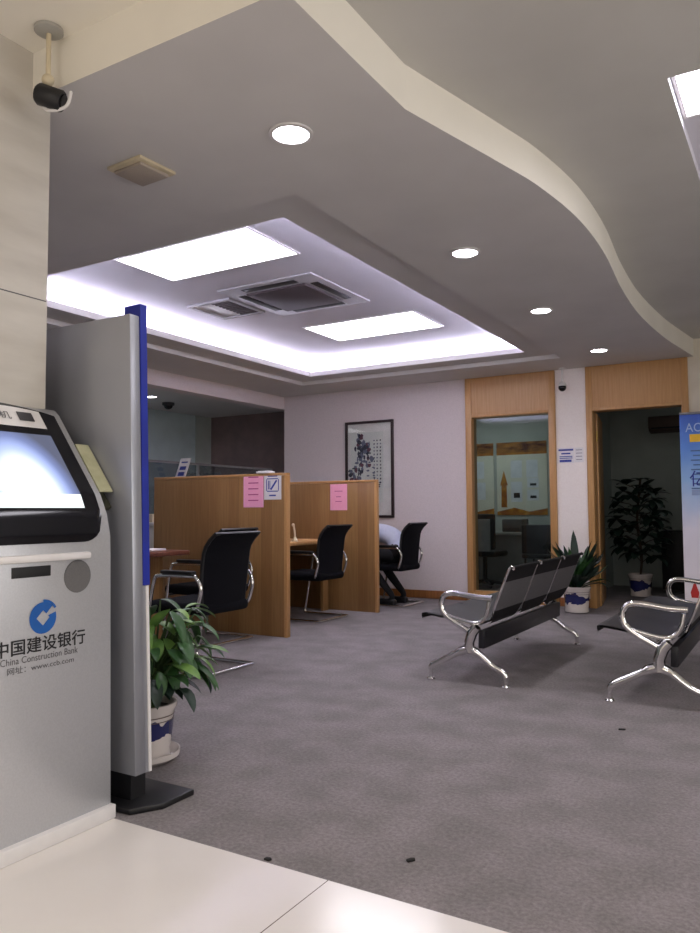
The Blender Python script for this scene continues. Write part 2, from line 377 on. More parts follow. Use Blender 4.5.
struct('trim_2', MB().add([(-7, 1.77, ZS), (-1.275, 1.77, ZS), (-1.275, 1.77, ZU), (-7, 1.77, ZU)], [(0, 1, 2, 3)]), 'fascia')
# tray: small step up to a ring, ring with a lip, cavity above
t = MB()
ZR, ZL = 2.645, 2.70
def ring(mb, a, b, z, up=False):
    (x0, x1, y0, y1), (X0, X1, Y0, Y1) = a, b
    mb.add([(x0, y0, z), (x1, y0, z), (x1, y1, z), (x0, y1, z), (X0, Y0, z), (X1, Y0, z), (X1, Y1, z), (X0, Y1, z)], [(0, 1, 5, 4), (1, 2, 6, 5), (2, 3, 7, 6), (3, 0, 4, 7)])
def walls(mb, r, z0, z1):
    x0, x1, y0, y1 = r
    mb.add([(x0, y0, z0), (x1, y0, z0), (x1, y1, z0), (x0, y1, z0), (x0, y0, z1), (x1, y0, z1), (x1, y1, z1), (x0, y1, z1)], [(0, 1, 5, 4), (1, 2, 6, 5), (2, 3, 7, 6), (3, 0, 4, 7)])
O_, I_ = (OX0, OX1, OY0, OY1), (IX0, IX1, IY0, IY1)
C_ = (IX0-.30, IX1+.30, IY0-.30, IY1+.30)
walls(t, O_, ZS, ZR); ring(t, O_, I_, ZR); walls(t, I_, ZR, ZL); ring(t, I_, C_, ZL)
struct('trim_3', t, 'ceil')
t2 = MB(); walls(t2, C_, ZL, ZT); q(t2, C_[0], C_[1], C_[2], C_[3], ZT)
struct('ceiling.002', t2, 'tray')
# led tapes lying on the cove ledge
k = .20
tz = ZL+.004
for (x0, x1, y0, y1) in ((IX0-k, IX0-k+.03, IY0-k, IY1+k), (IX1+k-.03, IX1+k, IY0-k, IY1+k), (IX0-k+.04, IX1+k-.04, IY1+k-.03, IY1+k), (IX0-k+.04, IX1+k-.04, IY0-k, IY0-k+.03)):
    struct('trim_4', MB().box(x0, x1, y0, y1, tz, tz+.012), 'led')
# right-hand light recess in the high ceiling
r_ = MB(); walls(r_, (-.41, .85, 3.2, 4.75), ZU, ZU+.05); q(r_, -.41, .85, 3.2, 4.75, ZU+.05)
struct('trim_5', r_, 'tray')

# walls
def wallbox(name, x0, x1, y0, y1, z0, z1, m): return struct(name, MB().box(x0, x1, y0, y1, z0, z1), m)
w = MB(); w.box(-6.02, -3.38, YB, YB+.12, 0, ZT+.1)
struct('wall_back', w, 'wall')
w = MB(); w.box(-2.33, -1.985, YB, YB+.12, 0, 2.7)
struct('wall_back.001', w, 'wallwhite')
struct('wall_back.002', MB().box(-.97, 4, YB, YB+.12, 0, 2.9), 'wallbeige')
struct('wall_right', MB().box(3.6, 3.72, -5, YB, 0, 2.9), 'wallbeige')
struct('wall_front', MB().box(-7, 3.72, -4.6, -4.48, 0, 2.9), 'wallbeige')
struct('wall_left', MB().box(-4.4, -2.44, -5, 1.845, 0, 2.9).box(-2.44, -2.436, -5, 1.85, 0, 2.9), 'pillar')
# pillar joint lines: stone slabs are separated by thin grooves
struct('trim_6', MB().box(-2.4362, -2.4348, -4, 1.846, 1.846, 1.850), 'greyink')
# lintel over the teller opening, and the teller area behind it
struct('trim_7', MB().box(-6.2, -6.02, 1.845, YB+.12, 2.43, 2.7), 'wall')
struct('wall_left.001', MB().box(-8.3, -8.16, 1.0, 8.95, 0, 2.7).box(-8.3, -8.16, 9.3, 9.4, 0, 2.7), 'wallblue')
struct('wall_left.002', MB().box(-8.3, -8.14, 8.95, 9.3, 0, 2.7), 'officewall')
struct('wall_back.003', MB().box(-8.14, -5.9, 9.3, 9.42, 0, 2.7), 'wallbrown')
struct('wall_right.001', MB().box(-6.02, -5.9, YB+.12, 9.3, 0, 2.7), 'wallbrown')
struct('wall_front.001', MB().box(-8.3, -4.4, 1.0, 1.12, 0, 2.7), 'wallblue')
struct('ceiling.003', MB().box(-8.3, -6.2, 1.0, 9.42, 2.56, 2.66), 'ceil')
struct('baseboard_back', MB().box(-6.0, -3.385, YB-.015, YB, 0, .095, .004), 'baseb')
struct('baseboard_right', MB().box(-.95, 3.6, YB-.015, YB, 0, .095, .004), 'baseb')
struct('baseboard_middle', MB().box(-2.33, -1.99, YB-.012, YB, 0, .095, .004), 'baseb')
# office rooms behind the glass wall and the doorway
struct('wall_back.004', MB().box(-6.5, 1.5, 11.0, 11.1, 0, 2.7), 'officewall')
struct('wall_left.003', MB().box(-5.9, -5.8, YB+.12, 11.0, 0, 2.7), 'officewall')
struct('wall_middle', MB().box(-2.36, -2.3, YB+.12, 11.0, 0, 2.7), 'officewall')
struct('wall_right.002', MB().box(.6, .7, YB+.12, 11.0, 0, 2.7), 'officewall')
struct('ceiling.004', MB().box(-5.9, .7, YB+.12, 11.1, 2.66, 2.72), 'ceil')

# window_1: glass wall with a wood header and jambs
def framed(name, x0, x1, zo, jw, glass):
    y0, y1 = YB-.03, YB+.14
    e = bpy.data.objects.new(name, None); col.objects.link(e); e.location = ((x0+x1)/2, YB, 0); e['kind'] = 'structure'
    cx = (x0+x1)/2
    def P(nm, mb, m): mb.xf(Matrix.Translation((-cx, -YB, 0))); return mb.build(nm, m, e)
    P('header_panel', MB().box(x0+jw, x1-jw, y0+.012, y1-.01, zo, ZS-.003), 'woodl')
    P('header_trim', MB().box(x0+jw, x1-jw, y0, y1, zo-.001, zo+.035, .004), 'woodl')
    P('jamb', MB().box(x0, x0+jw, y0, y1, 0, ZS-.003, .004), 'woodl'); P('jamb', MB().box(x1-jw, x1, y0, y1, 0, ZS-.003, .004), 'woodl')
    if glass:
        P('bottom_rail', MB().box(x0+jw, x1-jw, y0+.02, y1-.02, 0, .12, .004), 'woodl')
        P('glass_pane', MB().box(x0+jw, x1-jw, YB+.05, YB+.058, .12, zo), 'glass')
    return e, P
framed('window_1', -3.385, -2.325, 2.13, .075, True)
e, P = framed('door_1', -1.99, -.965, 2.112, .068, False)
# the open door leaf, swung into the room, seen almost edge on
leaf = MB().box(0, .86, -.02, .02, .005, 2.1, .004); leaf.xf(Matrix.Translation((-1.93, YB+.15, 0)) @ Matrix.Rotation(math.radians(99), 4, 'Z'))
lf = P('door_leaf', leaf, 'woodl')
for hz in (1.85, .3):
    hb = MB().tube([(-1.916, YB+.136, hz-.06), (-1.916, YB+.136, hz+.06)], .009, 8); hb.xf(Matrix.Translation((1.4775, -YB, 0))); hb.build('hinge', 'hinge', lf)

# ------------------------------------------------------------------ ceiling fittings
def downlight(x, y, z, label, power, rad=.075):
    o = thing('downlight', label, 'ceiling light', (x, y, z), 0, 'round ceiling downlights')
    MB().lathe([(rad, 0.002), (rad*1.22, -.001), (rad*1.22, -.008), (rad, -.010), (rad*.98, -.002)]).build('trim_ring', 'whitep', o)
    MB().lathe([(rad*.98, -.004), (rad*.6, -.0045), (.0001, -.0045)]).build('lens', 'down', o)
    l = bpy.data.lights.new('downlight_lamp', 'SPOT'); l.energy = power; l.spot_size = math.radians(125); l.spot_blend = .9; l.shadow_soft_size = .06; l.color = (1, .97, .98)
    lo = bpy.data.objects.new('downlight_lamp', l); col.objects.link(lo); lo.parent = o; lo.location = (0, 0, -.03)
downlight(-1.753, 2.483, ZS, 'round white downlight in the grey soffit nearest the camera', 16)
downlight(-1.694, 4.206, ZS, 'round downlight right of the recessed tray, second from the camera', 16)
downlight(-1.698, 5.759, ZS, 'round downlight third from the camera along the curved soffit edge', 16)
downlight(-1.656, 7.52, ZS, 'round downlight above the open doorway header', 14)
downlight(-7.27, 7.14, 2.56, 'small downlight over the teller area behind the wooden partition', 14, .06)

def lightpanel(x0, x1, y0, y1, z, label, m='panel', st=None):
    cx, cy = (x0+x1)/2, (y0+y1)/2
    o = thing('light_panel', label, 'ceiling light', (cx, cy, z)); hx, hy = (x1-x0)/2, (y1-y0)/2
    fr = MB()
    for a in ((-hx, hx, -hy, -hy+.015), (-hx, hx, hy-.015, hy), (-hx, -hx+.015, -hy+.015, hy-.015), (hx-.015, hx, -hy+.015, hy-.015)): fr.box(a[0], a[1], a[2], a[3], -.012, -.001)
    fr.build('frame', 'whitep', o)
    MB().box(-hx+.015, hx-.015, -hy+.015, hy-.015, -.008, -.002).build('diffuser', m, o)
lightpanel(-4.15, -2.95, 3.69, 4.29, ZT, 'bright rectangular light panel in the tray before the air conditioner')
lightpanel(-4.15, -2.95, 6.07, 6.75, ZT, 'bright rectangular light panel in the tray behind the air conditioner')
lightpanel(-.405, .84, 3.205, 3.66, ZU+.05, 'bright light panel in the high ceiling at the right edge')

# lobby ceiling panels over the tiled entrance, behind the photographer
for x, y, lab in ((-1.2, -.6, 'square lobby light panel over the tiled entrance floor, left one'), (1.2, -.6, 'square lobby light panel over the tiled entrance floor, right one'), (0, -2.8, 'square lobby light panel at the far end of the entrance')):
    lightpanel(x-.45, x+.45, y-.45, y+.45, ZU, lab, 'downw')

# four-way cassette air conditioner
ac = thing('air_conditioner', 'square four-way cassette air conditioner with dark centre grille in the ceiling tray', 'air conditioner', (-3.58, 5.13, ZT))
MB().box(-.46, .46, -.455, .455, -.016, -.001, .004).build('frame', 'acwhite', ac)
MB().prism([(-.29, -.29), (.29, -.29), (.29, .29), (-.29, .29)], -.034, -.016, axis='z', bev=.006).build('intake_grille', 'acdark', ac)
for i in range(4):
    v = MB().box(-.26, .26, -.395, -.325, -.021, -.015, .002); v.xf(Matrix.Rotation(i*PI/2, 4, 'Z')); v.build('air_outlet', 'slot', ac)
# ceiling vent left of it
cv = thing('ceiling_vent', 'flat white framed ceiling vent left of the air conditioner', 'vent', (-4.33, 5.14, ZT))
fr = MB()
for a in ((-.24, .24, -.25, -.22), (-.24, .24, .22, .25), (-.24, -.21, -.22, .22), (.21, .24, -.22, .22)): fr.box(*a, -.02, -.001)
fr.build('frame', 'acwhite', cv)
sl = MB(); sl.box(-.21, .21, -.22, .22, -.006, -.001)
for i in range(9): sl.box(.0, .2, -.2+i*.048, -.175+i*.048, -.014, -.006, mi=1)
sl.build('louvres', ['whitep', 'acdark'], cv)
# speaker plate
sp_ = thing('ceiling_speaker', 'square beige speaker grille on the soffit above the display board', 'speaker', (-2.52, 2.40, ZS), math.radians(-3))
MB().box(-.11, .11, -.105, .105, -.016, -.001, .004).build('frame', 'cream', sp_)
MB().box(-.088, .088, -.083, .083, -.032, -.016, .006).build('grille', mat('speaker_cloth', (176, 164, 152), .8, scale=300), sp_)

# security cameras
def rot_to(v): return Vector((0, 0, 1)).rotation_difference(Vector(v).normalized()).to_matrix().to_4x4()
cc = thing('security_camera', 'black security camera hanging on a beige rod from the ceiling by the marble pillar', 'security camera', (-2.262, 1.705, ZU))
MB().lathe([(.0, -.001), (.05, -.001), (.05, -.012), (.036, -.02), (0, -.02)]).build('ceiling_plate', 'counter', cc)
MB().tube([(0, 0, -.02), (0, 0, -.19)], .009, 10).ball((0, 0, -.19), .022).build('rod', 'cream', cc)
body = MB().tube([(0, 0, -.045), (0, 0, -.035), (0, 0, .045), (0, 0, .05)], [.03, .038, .038, .034], 14); body.xf(Matrix.Translation((.008, 0, -.255)) @ rot_to((.75, .5, -.3))); cb = body.build('camera_body', 'black', cc)
lens = MB().tube([(0, 0, .049), (0, 0, .056)], .026, 14); lens.xf(Matrix.Translation((.008, 0, -.255)) @ rot_to((.75, .5, -.3))); lens.build('lens', 'blackgloss', cb)
br = MB().tube(ctr([(-.03, 0, -.19), (-.045, 0, -.24), (.0, 0, -.30), (.06, .03, -.29), (.075, .04, -.235)]), .006, 8); br.build('bracket', 'whitep', cc)
dc = thing('security_camera', 'small dark dome camera on a white arm above the paper wall sign', 'security camera', (-2.22, YB-.09, ZS))
MB().lathe([(0, -.001), (.04, -.001), (.04, -.012), (.012, -.016), (.012, -.15), (.035, -.165), (.045, -.19), (.045, -.2), (0, -.2)]).build('arm', 'whitep', dc)
MB().ball((0, 0, -.215), .043).build('dome', 'blackgloss', dc)
td = thing('security_camera', 'flat dark dome camera on the teller area ceiling', 'security camera', (-7.5, 7.68, 2.56))
MB().lathe([(0, -.001), (.085, -.001), (.085, -.03), (.075, -.04), (0, -.04)]).build('housing', 'ledge', td)
MB().ball((0, 0, -.045), (.06, .06, .05)).build('dome', 'blackgloss', td)

# ------------------------------------------------------------------ kiosk
KX, KY = -2.26, 1.58
ks = thing('banking_kiosk', 'silver self-service banking kiosk with tilted screen and blue logo beside the marble pillar', 'kiosk', (KX, KY, 0))
prof = [(-2.090, .045), (-2.106, .90), (-2.109, .97), (-2.128, 1.045), (-2.160, 1.112), (-2.394, 1.415), (-2.42, 1.437)]
hw = .302
def px(z):
    for (a, b), (c, d) in zip(prof, prof[1:]):
        if z <= d: return a+(c-a)*(z-b)/(d-b)
    return prof[-1][0]
poly = [(x-KX, z) for x, z in prof]+[(-2.432-KX, 1.43), (-2.432-KX, .045)]
kb = MB().prism(poly, -hw, hw, bev=.006).build('cabinet', 'silver', ks)
MB().box(-2.432-KX, -2.070-KX, -hw-.004, hw+.004, 0, .047, .004).build('plinth', 'whitep', ks)
def onprof(mb, ya, yb, zb, zt, off, ny=17, nz=24, mi=0):
    def fn(u_, v_):
        y = ya+(yb-ya)*u_; z0, z1 = zb(y), zt(y); z = z0+(z1-z0)*v_
        return (px(z)-KX+off*.8, y, z+off*.6)
    mb.grid(fn, ny, nz, mi)
    return mb
def zbot(y):
    d = max(0, abs(y)-(.27-.085)); return .948+.085-math.sqrt(max(0, .085**2-d*d))
def ztop(y): return 1.437-.5*max(0, abs(y)-.02)**2
bz = onprof(MB(), -.27, .27, zbot, ztop, .004, 33, 40).build('screen_bezel', 'blackgloss', ks)
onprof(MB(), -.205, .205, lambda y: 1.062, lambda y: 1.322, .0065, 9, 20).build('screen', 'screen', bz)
onprof(MB(), -.205, .205, lambda y: 1.347, lambda y: 1.423-.4*max(0, abs(y)-.05)**2, .0065, 17, 4).build('header_plate', 'whitep', bz)
hx = px(1.385)-KX
def sltext(string, y, z, w_, h_, m, par, off=.009):
    n = Vector((.79, 0, .61)); upv = Vector((-.234, 0, .303)).normalized()
    mb = place_text(text_mb(string, .05), Vector((px(z)-KX, y, z))+n*off, (0, 1, 0), upv, w_, h_); return mb.build('header_lettering', m, par)
try:
    sltext('智慧柜员机', -.045, 1.385, .24, .036, 'greyink', bz)
except Exception: pass
cd = MB().box(-.03, .03, 0, .002, -.02, .02); cd.xf(Matrix.Translation(Vector((px(1.386)-KX, .135, 1.386))+Vector((.0079, 0, .0061))) @ Matrix.Rotation(math.radians(90), 4, 'Z') @ Matrix.Rotation(math.radians(-38), 4, 'X')); cd.build('header_emblem', 'ledge', bz)
MB().box(px(.905)-KX-.002, px(.905)-KX+.022, -.26, .2, .893, .917, .008).build('front_ledge', 'whitep', ks)
MB().box(px(.86)-KX-.004, px(.86)-KX+.003, -.092, .050, .846, .880, .002).build('card_slot', 'slot', ks)
sg = MB().lathe([(0, .0035), (.052, .0035), (.055, .0005), (.055, 0)]); sg.xf(Matrix.Translation((px(.836)-KX, .157, .836)) @ Matrix.Rotation(PI/2, 4, 'Y')); sg.build('speaker_grille', 'greygrille', ks)
# emblem: ring with a square hole and a slit at the upper right
lg = MB(); ro = .050; sq = .0195; n = 72
ca, cb_ = math.radians(18), math.radians(46)
def sqr(a):  # square hole rotated 45 degrees
    return sq*1.25/(abs(math.cos(a))+abs(math.sin(a)))
vs = []; fs = []
for i in range(n+1):
    a = cb_+(2*PI-(cb_-ca))*i/n; ri = sqr(a)
    vs += [(ro*math.cos(a), ro*math.sin(a)), (ri*math.cos(a), ri*math.sin(a))]
for i in range(n): fs.append((2*i, 2*i+2, 2*i+3, 2*i+1))
X0 = px(.72)-KX+.0015
lg.add([(X0, y, z) for y, z in vs], fs)
arc = []; n2 = 14
for i in range(n2+1):
    a = math.radians(30)+math.radians(62)*i/n2; arc += [(ro*1.12*math.cos(a)+.001, ro*1.12*math.sin(a)+.002), (ro*.93*math.cos(a)+.002, ro*.93*math.sin(a)+.003)]
lg.v = [(x, y, z) for x, y, z in lg.v]
lg.add([(X0+.0006, y, z) for y, z in arc], [(2*i, 2*i+2, 2*i+3, 2*i+1) for i in range(n2)])
lg.xf(Matrix.Translation((0, .022, .714))); lg.build('logo', 'logo', ks)
def kt(string, y0, y1, z, h_, m, bold=0.):
    mb = place_text(text_mb(string, .06, bold=bold), (px(z)-KX+.0015, (y0+y1)/2-KY, z), (0, 1, 0), (-.018, 0, 1), y1-y0, h_)
    return mb.build('lettering', m, ks)
kt('中国建设银行', 1.432, 1.768, .634, .050, 'ink', .0009)
kt('China Construction Bank', 1.452, 1.738, .594, .021, 'greyink')
kt('网址：www.ccb.com', 1.476, 1.722, .565, .022, 'greyink')
MB().box(-.005, .03, hw-.001, hw+.004, .5, 1.0).build('side_seam', 'steel', ks)

# leaflet rack standing at the kiosk's side
lr = thing('leaflet_rack', 'pale yellow leaflet in a tilted holder between the kiosk and the silver board', 'leaflet', (-2.275, 1.927, .022))
sdir = Vector((-.234, 0, .303)).normalized()
def slab(x0, z0, ln, th, y0, y1, mb=None):
    mb = mb or MB(); a = Vector((x0, 0, z0)); b = a+sdir*ln; nrm = Vector((-.79, 0, -.61))*th
    mb.prism([(a.x, a.z), (b.x, b.z), (b.x+nrm.x, b.z+nrm.z), (a.x+nrm.x, a.z+nrm.z)], y0, y1); return mb
slab(.09, 1.105, .225, .006, -.03, .03).build('leaflet', 'yellowp', lr)
slab(.085, 1.053, .26, .02, -.036, .036).xf(Matrix.Translation((-.008, 0, -.006))).build('holder', 'olive', lr)
MB().tube([(.02, 0, .0), (.02, 0, 1.118)], .012).build('post', 'steel', lr)
MB().box(-.03, .07, -.035, .035, 0, .015, .004).build('foot', 'steel', lr)

# ------------------------------------------------------------------ display board on its foot
db = thing('display_board', 'tall silver display board with blue back panel standing behind the kiosk', 'sign board', (-2.5, 2.02, 0))
def shp(x, z): return (x+2.5, z)
MB().prism([shp(-2.93, .115), shp(-2.062, .115), shp(-2.118, 1.785), shp(-2.93, 1.785)], -.055, -.006, bev=.004).build('board_panel', 'boardsilver', db)
MB().prism([shp(-2.064, .115), shp(-2.060, .115), shp(-2.085, .78), shp(-2.089, .78)], .010, .022).build('edge_strip', 'whitep', db)
MB().prism([shp(-2.93, .115), shp(-2.064, .115), shp(-2.089, .78), shp(-2.93, .78)], -.005, .022).build('lower_back_panel', 'boardsilver', db)
MB().prism([shp(-2.2, .782), shp(-2.084, .782), shp(-2.116, 1.832), shp(-2.2, 1.832)], -.005, .027).build('blue_panel', 'blue', db)
MB().box(-.34, .40, -.04, .03, .02, .118).build('foot_block', 'black', db)
MB().prism([(-.48, -.14), (.46, -.10), (.52, .0), (.52, .16), (-.48, .16)], 0, .022, axis='z', bev=.006).build('base_plate', 'black', db)

# ------------------------------------------------------------------ plants
def leafblade(mb, base, d, L, W, droop=.5, fold=.25, n=6, mi=0, side=None):
    d = Vector(d).normalized(); p = Vector(base); st = L/n; side = side or d.cross(Vector((0, 0, 1)))
    side = side.normalized() if side.length > 1e-4 else Vector((1, 0, 0)); vs = []
    for i in range(n+1):
        t = i/n; w_ = W*math.sin(PI*min(1, (t*.93+.05)))**.75*(1-.25*t) if i < n else 0.0005
        up = side.cross(d)
        vs += [p+side*w_+up*fold*w_, p, p-side*w_+up*fold*w_]
        d = (d+Vector((0, 0, -droop/n))).normalized(); p = p+d*st
    fs = []
    for i in range(n):
        a = i*3; fs += [(a, a+1, a+4, a+3), (a+1, a+2, a+5, a+4)]
    mb.add(vs, fs, mi, True)
def pot(o, rt, rb, h, m, saucer=True, z0=0):
    MB().lathe([(0, z0+.01), (rb, z0+.01), (rb*1.02, z0+.02), (rb*.98, z0+.05), (rt*.92, z0+h*.55), (rt*.96, z0+h*.85), (rt*1.05, z0+h*.93), (rt*1.05, z0+h), (rt*.95, z0+h), (rt*.9, z0+h*.9), (rt*.88, z0+h*.86)], n=36).build('pot', m, o)
    for zz in (.80, .72): MB().lathe([(rt*(.967 if zz > .75 else .945), z0+h*zz-.002), (rt*(.972 if zz > .75 else .95)+.0006, z0+h*zz), (rt*(.967 if zz > .75 else .945), z0+h*zz+.002)], n=36).build('painted_line', 'brownunit', o)
    MB().lathe([(rt*.9, z0+h*.88), (rt*.5, z0+h*.9), (0, z0+h*.91)]).build('soil', 'soil', o)
    if saucer: MB().lathe([(0, 0), (rb*1.1, 0), (rb*1.36, .02), (rb*1.38, .042), (rb*1.32, .042), (rb*1.1, .014), (0, .012)], n=36).build('saucer', 'porcelain', o)

p0 = thing('potted_plant', 'leafy green plant in a blue and white porcelain pot behind the display board', 'potted plant', (-2.445, 2.38, 0))
pot(p0, .128, .108, .242, potmat('pot_paint_front', .06, .20, 1.3), True)
fol = MB(); sts = MB(); rr = random.Random(5)
for i in range(120):
    a = rr.uniform(0, 2*PI); tier = rr.random(); rad = .05+.19*rr.random()**.7
    if rr.random() < .3: a = rr.uniform(-1.0, .9)
    hgt = .09+.33*tier*(1.2-rad)
    b0 = Vector((.04*math.cos(a), .04*math.sin(a), .22)); tip = Vector((rad*math.cos(a), rad*math.sin(a), .22+hgt*(.75 if rad > .22 else 1)))
    midp = (b0+tip)/2+Vector((0, 0, .06)); sts.tube(ctr([b0, midp, tip], 3), [.005]*6+[.003], 5)
    out = Vector((math.cos(a), math.sin(a), rr.uniform(-.5, .6)))
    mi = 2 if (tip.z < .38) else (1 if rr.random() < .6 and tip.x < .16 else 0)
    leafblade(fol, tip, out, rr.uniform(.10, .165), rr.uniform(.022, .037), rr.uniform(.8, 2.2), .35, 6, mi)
for i in range(4):
    a = (-.2, .1, .4, .0)[i]
    t_ = Vector((.10+.05*i, (-.06, .02, .08, -.1)[i], (.56, .54, .47, .44)[i])); sts.tube([(0, 0, .22), t_*.6+Vector((0, 0, .1)), t_], .004, 5)
    leafblade(fol, t_, (math.cos(a), math.sin(a), (1.2, .7, .2, .0)[i]), .16, .038, .5, .3, 6, 1)

for mb_ in (fol, sts): mb_.v = [(x, y if y > -.2 else -.2+(y+.2)*.2, z) for x, y, z in mb_.v]
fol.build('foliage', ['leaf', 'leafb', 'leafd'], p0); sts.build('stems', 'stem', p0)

p1 = thing('potted_plant', 'spiky dark green plant in a white and blue pot by the doorway jamb', 'potted plant', (-2.03, 7.93, 0))
pot(p1, .135, .118, .265, potmat('pot_paint_post', .06, .22, 4.1), False)
fol = MB(); rr = random.Random(11)
for i in range(64):
    a = rr.uniform(0, 2*PI); el = rr.uniform(.5, 1.5)
    d = (math.cos(a)*math.cos(el), math.sin(a)*math.cos(el), math.sin(el))
    leafblade(fol, (.05*math.cos(a), .05*math.sin(a), .235+.12*rr.random()), d, rr.uniform(.32, .50), rr.uniform(.040, .056), rr.uniform(.2, 1.1)*(1.5-el*.7), .3, 7, rr.choice((0, 1, 1, 1)))
fol.v = [(x*(1 if math.hypot(x, y) < .26 else (.26+(math.hypot(x, y)-.26)*.4)/math.hypot(x, y)), y*(1 if math.hypot(x, y) < .26 else (.26+(math.hypot(x, y)-.26)*.4)/math.hypot(x, y)), z) for x, y, z in fol.v]
fol.build('foliage', ['leaf', 'leafd'], p1)
MB().tube([(0, 0, .22), (.01, 0, .36)], .02).build('stem', 'trunk', p1)
p1.rotation_euler = (0, 0, .6)

p2 = thing('potted_plant', 'tall dark layered plant in a white pot inside the dim office doorway', 'potted plant', (-1.72, 9.72, 0))
pot(p2, .138, .118, .275, potmat('pot_paint_office', .06, .22, 7.7), False)
fol = MB(); sts = MB(); rr = random.Random(3)
sts.tube(ctr([(0, 0, .24), (.02, .01, .5), (-.02, 0, .9), (.03, 0, 1.42)]), .014, 7)
for k2 in range(34):
    z = .46+.86*k2/33; a = k2*2.4; R0 = .34*math.sin(PI*min(1, (1.52-z)/1.15*.75+.08)); R0 = max(.08, R0)
    b0 = Vector((.01, 0, z-.06)); tip = Vector((R0*.75*math.cos(a), R0*.75*math.sin(a), z+.03)); sts.tube([b0, (b0+tip)/2+Vector((0, 0, .02)), tip], .005, 5)
    for j in range(6):
        aa = a+(j-2.5)*.8; leafblade(fol, tip, (math.cos(aa), math.sin(aa), rr.uniform(-.3, .9)), rr.uniform(.14, .22), rr.uniform(.05, .07), rr.uniform(.3, 1.4), .2, 5, rr.choice((0, 1, 1)))
for zt_ in (1.25, 1.33, 1.41):
  for j in range(7): leafblade(fol, (.03-.02*(zt_-1.3), 0, zt_), (math.cos(j*.9+zt_*9), math.sin(j*.9+zt_*9), .5), .15, .045, .9, .2, 5, 0)
fol.build('foliage', ['leafd', 'leafd'], p2); sts.build('stems', 'trunk', p2)

# ------------------------------------------------------------------ partitions and what is stuck on them
def partition(x0, x1, y, label):
    o = thing('wooden_partition', label, 'partition', ((x0+x1)/2, y+.02, 0)); h = (x1-x0)/2
    MB().box(-h, h-.03, -.02, .02, 0, 1.35, .002).build('panel', 'woodp', o)
    MB().box(h-.03, h, -.024, .024, 0, 1.352, .003).build('end_post', 'woodl', o)
    MB().box(-h, h, -.024, .024, 1.352, 1.375, .004).build('top_rail', 'woodl', o)
partition(-5.26, -3.722, 5.21, 'nearer wooden partition with the pink and white notices, behind two black chairs')
partition(-5.26, -3.808, 6.93, 'farther wooden partition with one pink notice, behind a single black chair')
def sheet(x0, x1, y, z0, z1, m, label, cat, name):
    o = thing(name, label, cat, ((x0+x1)/2, y, (z0+z1)/2)); w_, h_ = (x1-x0)/2, (z1-z0)/2
    MB().box(-w_, w_, -.0012, .0012, -h_, h_).build('sheet', m, o); return o, w_, h_
def bars(o, rows, m, y=-.0022, name='printed_line'):
    for x0, x1, z0, z1 in rows: MB().box(x0, x1, y-.0004, y+.0006, z0, z1).build(name, m, o)
o, a, b = sheet(-4.186, -3.97, 5.2085, 1.085, 1.362, 'pink', 'pink paper notice on the nearer partition beside the white pen sign', 'notice', 'paper_notice')
bars(o, [(-.055, .055, .135-.05*i-.0*i-.018, .135-.05*i-.008) for i in range(5)], 'pinkink')
o, a, b = sheet(-3.962, -3.782, 5.2085, 1.150, 1.364, 'paper', 'white paper sign with a blue pen symbol on the nearer partition', 'sign', 'paper_sign')
mb = MB()
fr = [(-.058, .058, .066, .074), (-.058, .058, -.040, -.032), (-.066, -.058, -.032, .066), (.058, .066, -.032, .066)]
for f4 in fr: mb.box(f4[0], f4[1], -.0028, -.0016, f4[2], f4[3])
pen = MB().box(-.008, .008, -.003, -.0016, -.05, .05); pen.xf(Matrix.Translation((.012, 0, .017)) @ Matrix.Rotation(math.radians(38), 4, 'Y'))
mb.add(pen.v, pen.f); mb.box(-.045, -.036, -.0028, -.0016, -.02, .055); mb.box(-.03, -.024, -.0028, -.0016, -.02, .055)
mb.box(-.05, .05, -.0028, -.0016, .088, .096); mb.box(-.035, .035, -.0028, -.0016, -.078, -.066)
mb.build('pen_symbol', 'blueink', o)
o, a, b = sheet(-4.380, -4.168, 6.9285, 1.058, 1.338, 'pink', 'pink paper notice alone on the farther partition', 'notice', 'paper_notice')
bars(o, [(-.05, .05, .06, .068), (-.03, .03, .0, .008), (-.04, .04, -.05, -.042)], 'pinkink')
tr = MB().box(-.07, .07, -.045, .045, 0, .018, .006).box(-.055, .055, -.035, .035, .018, .023, .002)
o = tr.build('tissue_pack', 'paper'); o.location = (-3.965, 5.23, 1.375); tag(o, 'small white packet lying on top of the nearer partition', 'packet')

# ------------------------------------------------------------------ desks
d1 = thing('service_desk', 'low desk with reddish wood top left of the two black chairs', 'desk', (-4.9, 4.45, 0))
MB().box(-.75, .75, -.55, .05, .715, .75, .008).build('desktop', 'woodr', d1)
MB().box(-.70, .45, -.01, .02, .0, .715).build('modesty_panel', 'woodp', d1)
MB().box(-.74, -.70, -.5, .02, 0, .715).build('side_panel', 'woodp', d1)
MB().box(.45, .49, -.3, .02, 0, .715).build('side_panel', 'woodp', d1)
d2 = thing('service_desk', 'light wood desk in the booth between the two partitions', 'desk', (-4.75, 6.08, 0))
MB().box(-.5, .5, -.82, .82, .715, .75, .006).build('desktop', 'woodl', d2)
MB().box(.34, .37, .70, .80, 0, .715).build('leg_panel', 'woodp', d2); MB().box(-.45, -.42, -.8, .8, .0, .715).build('modesty_panel', 'woodp', d2)
d3 = thing('service_desk', 'light wood desk in the last booth under the leaning person', 'desk', (-4.8, 7.65, 0))
MB().box(-.5, .42, -.66, .66, .70, .735, .006).build('desktop', 'woodl', d3)
MB().box(-.45, -.42, -.62, .62, .0, .70).build('modesty_panel', 'woodp', d3); MB().box(.2, .23, .52, .62, 0, .70).build('leg_panel', 'woodp', d3)
pp = MB().box(-.14, .14, -.1, .1, 0, .012, .002).build('paper_stack', 'paper'); pp.location = (-4.45, 4.30, .75); pp.rotation_euler = (0, 0, .2); tag(pp, 'stack of white papers on the reddish desk', 'papers')
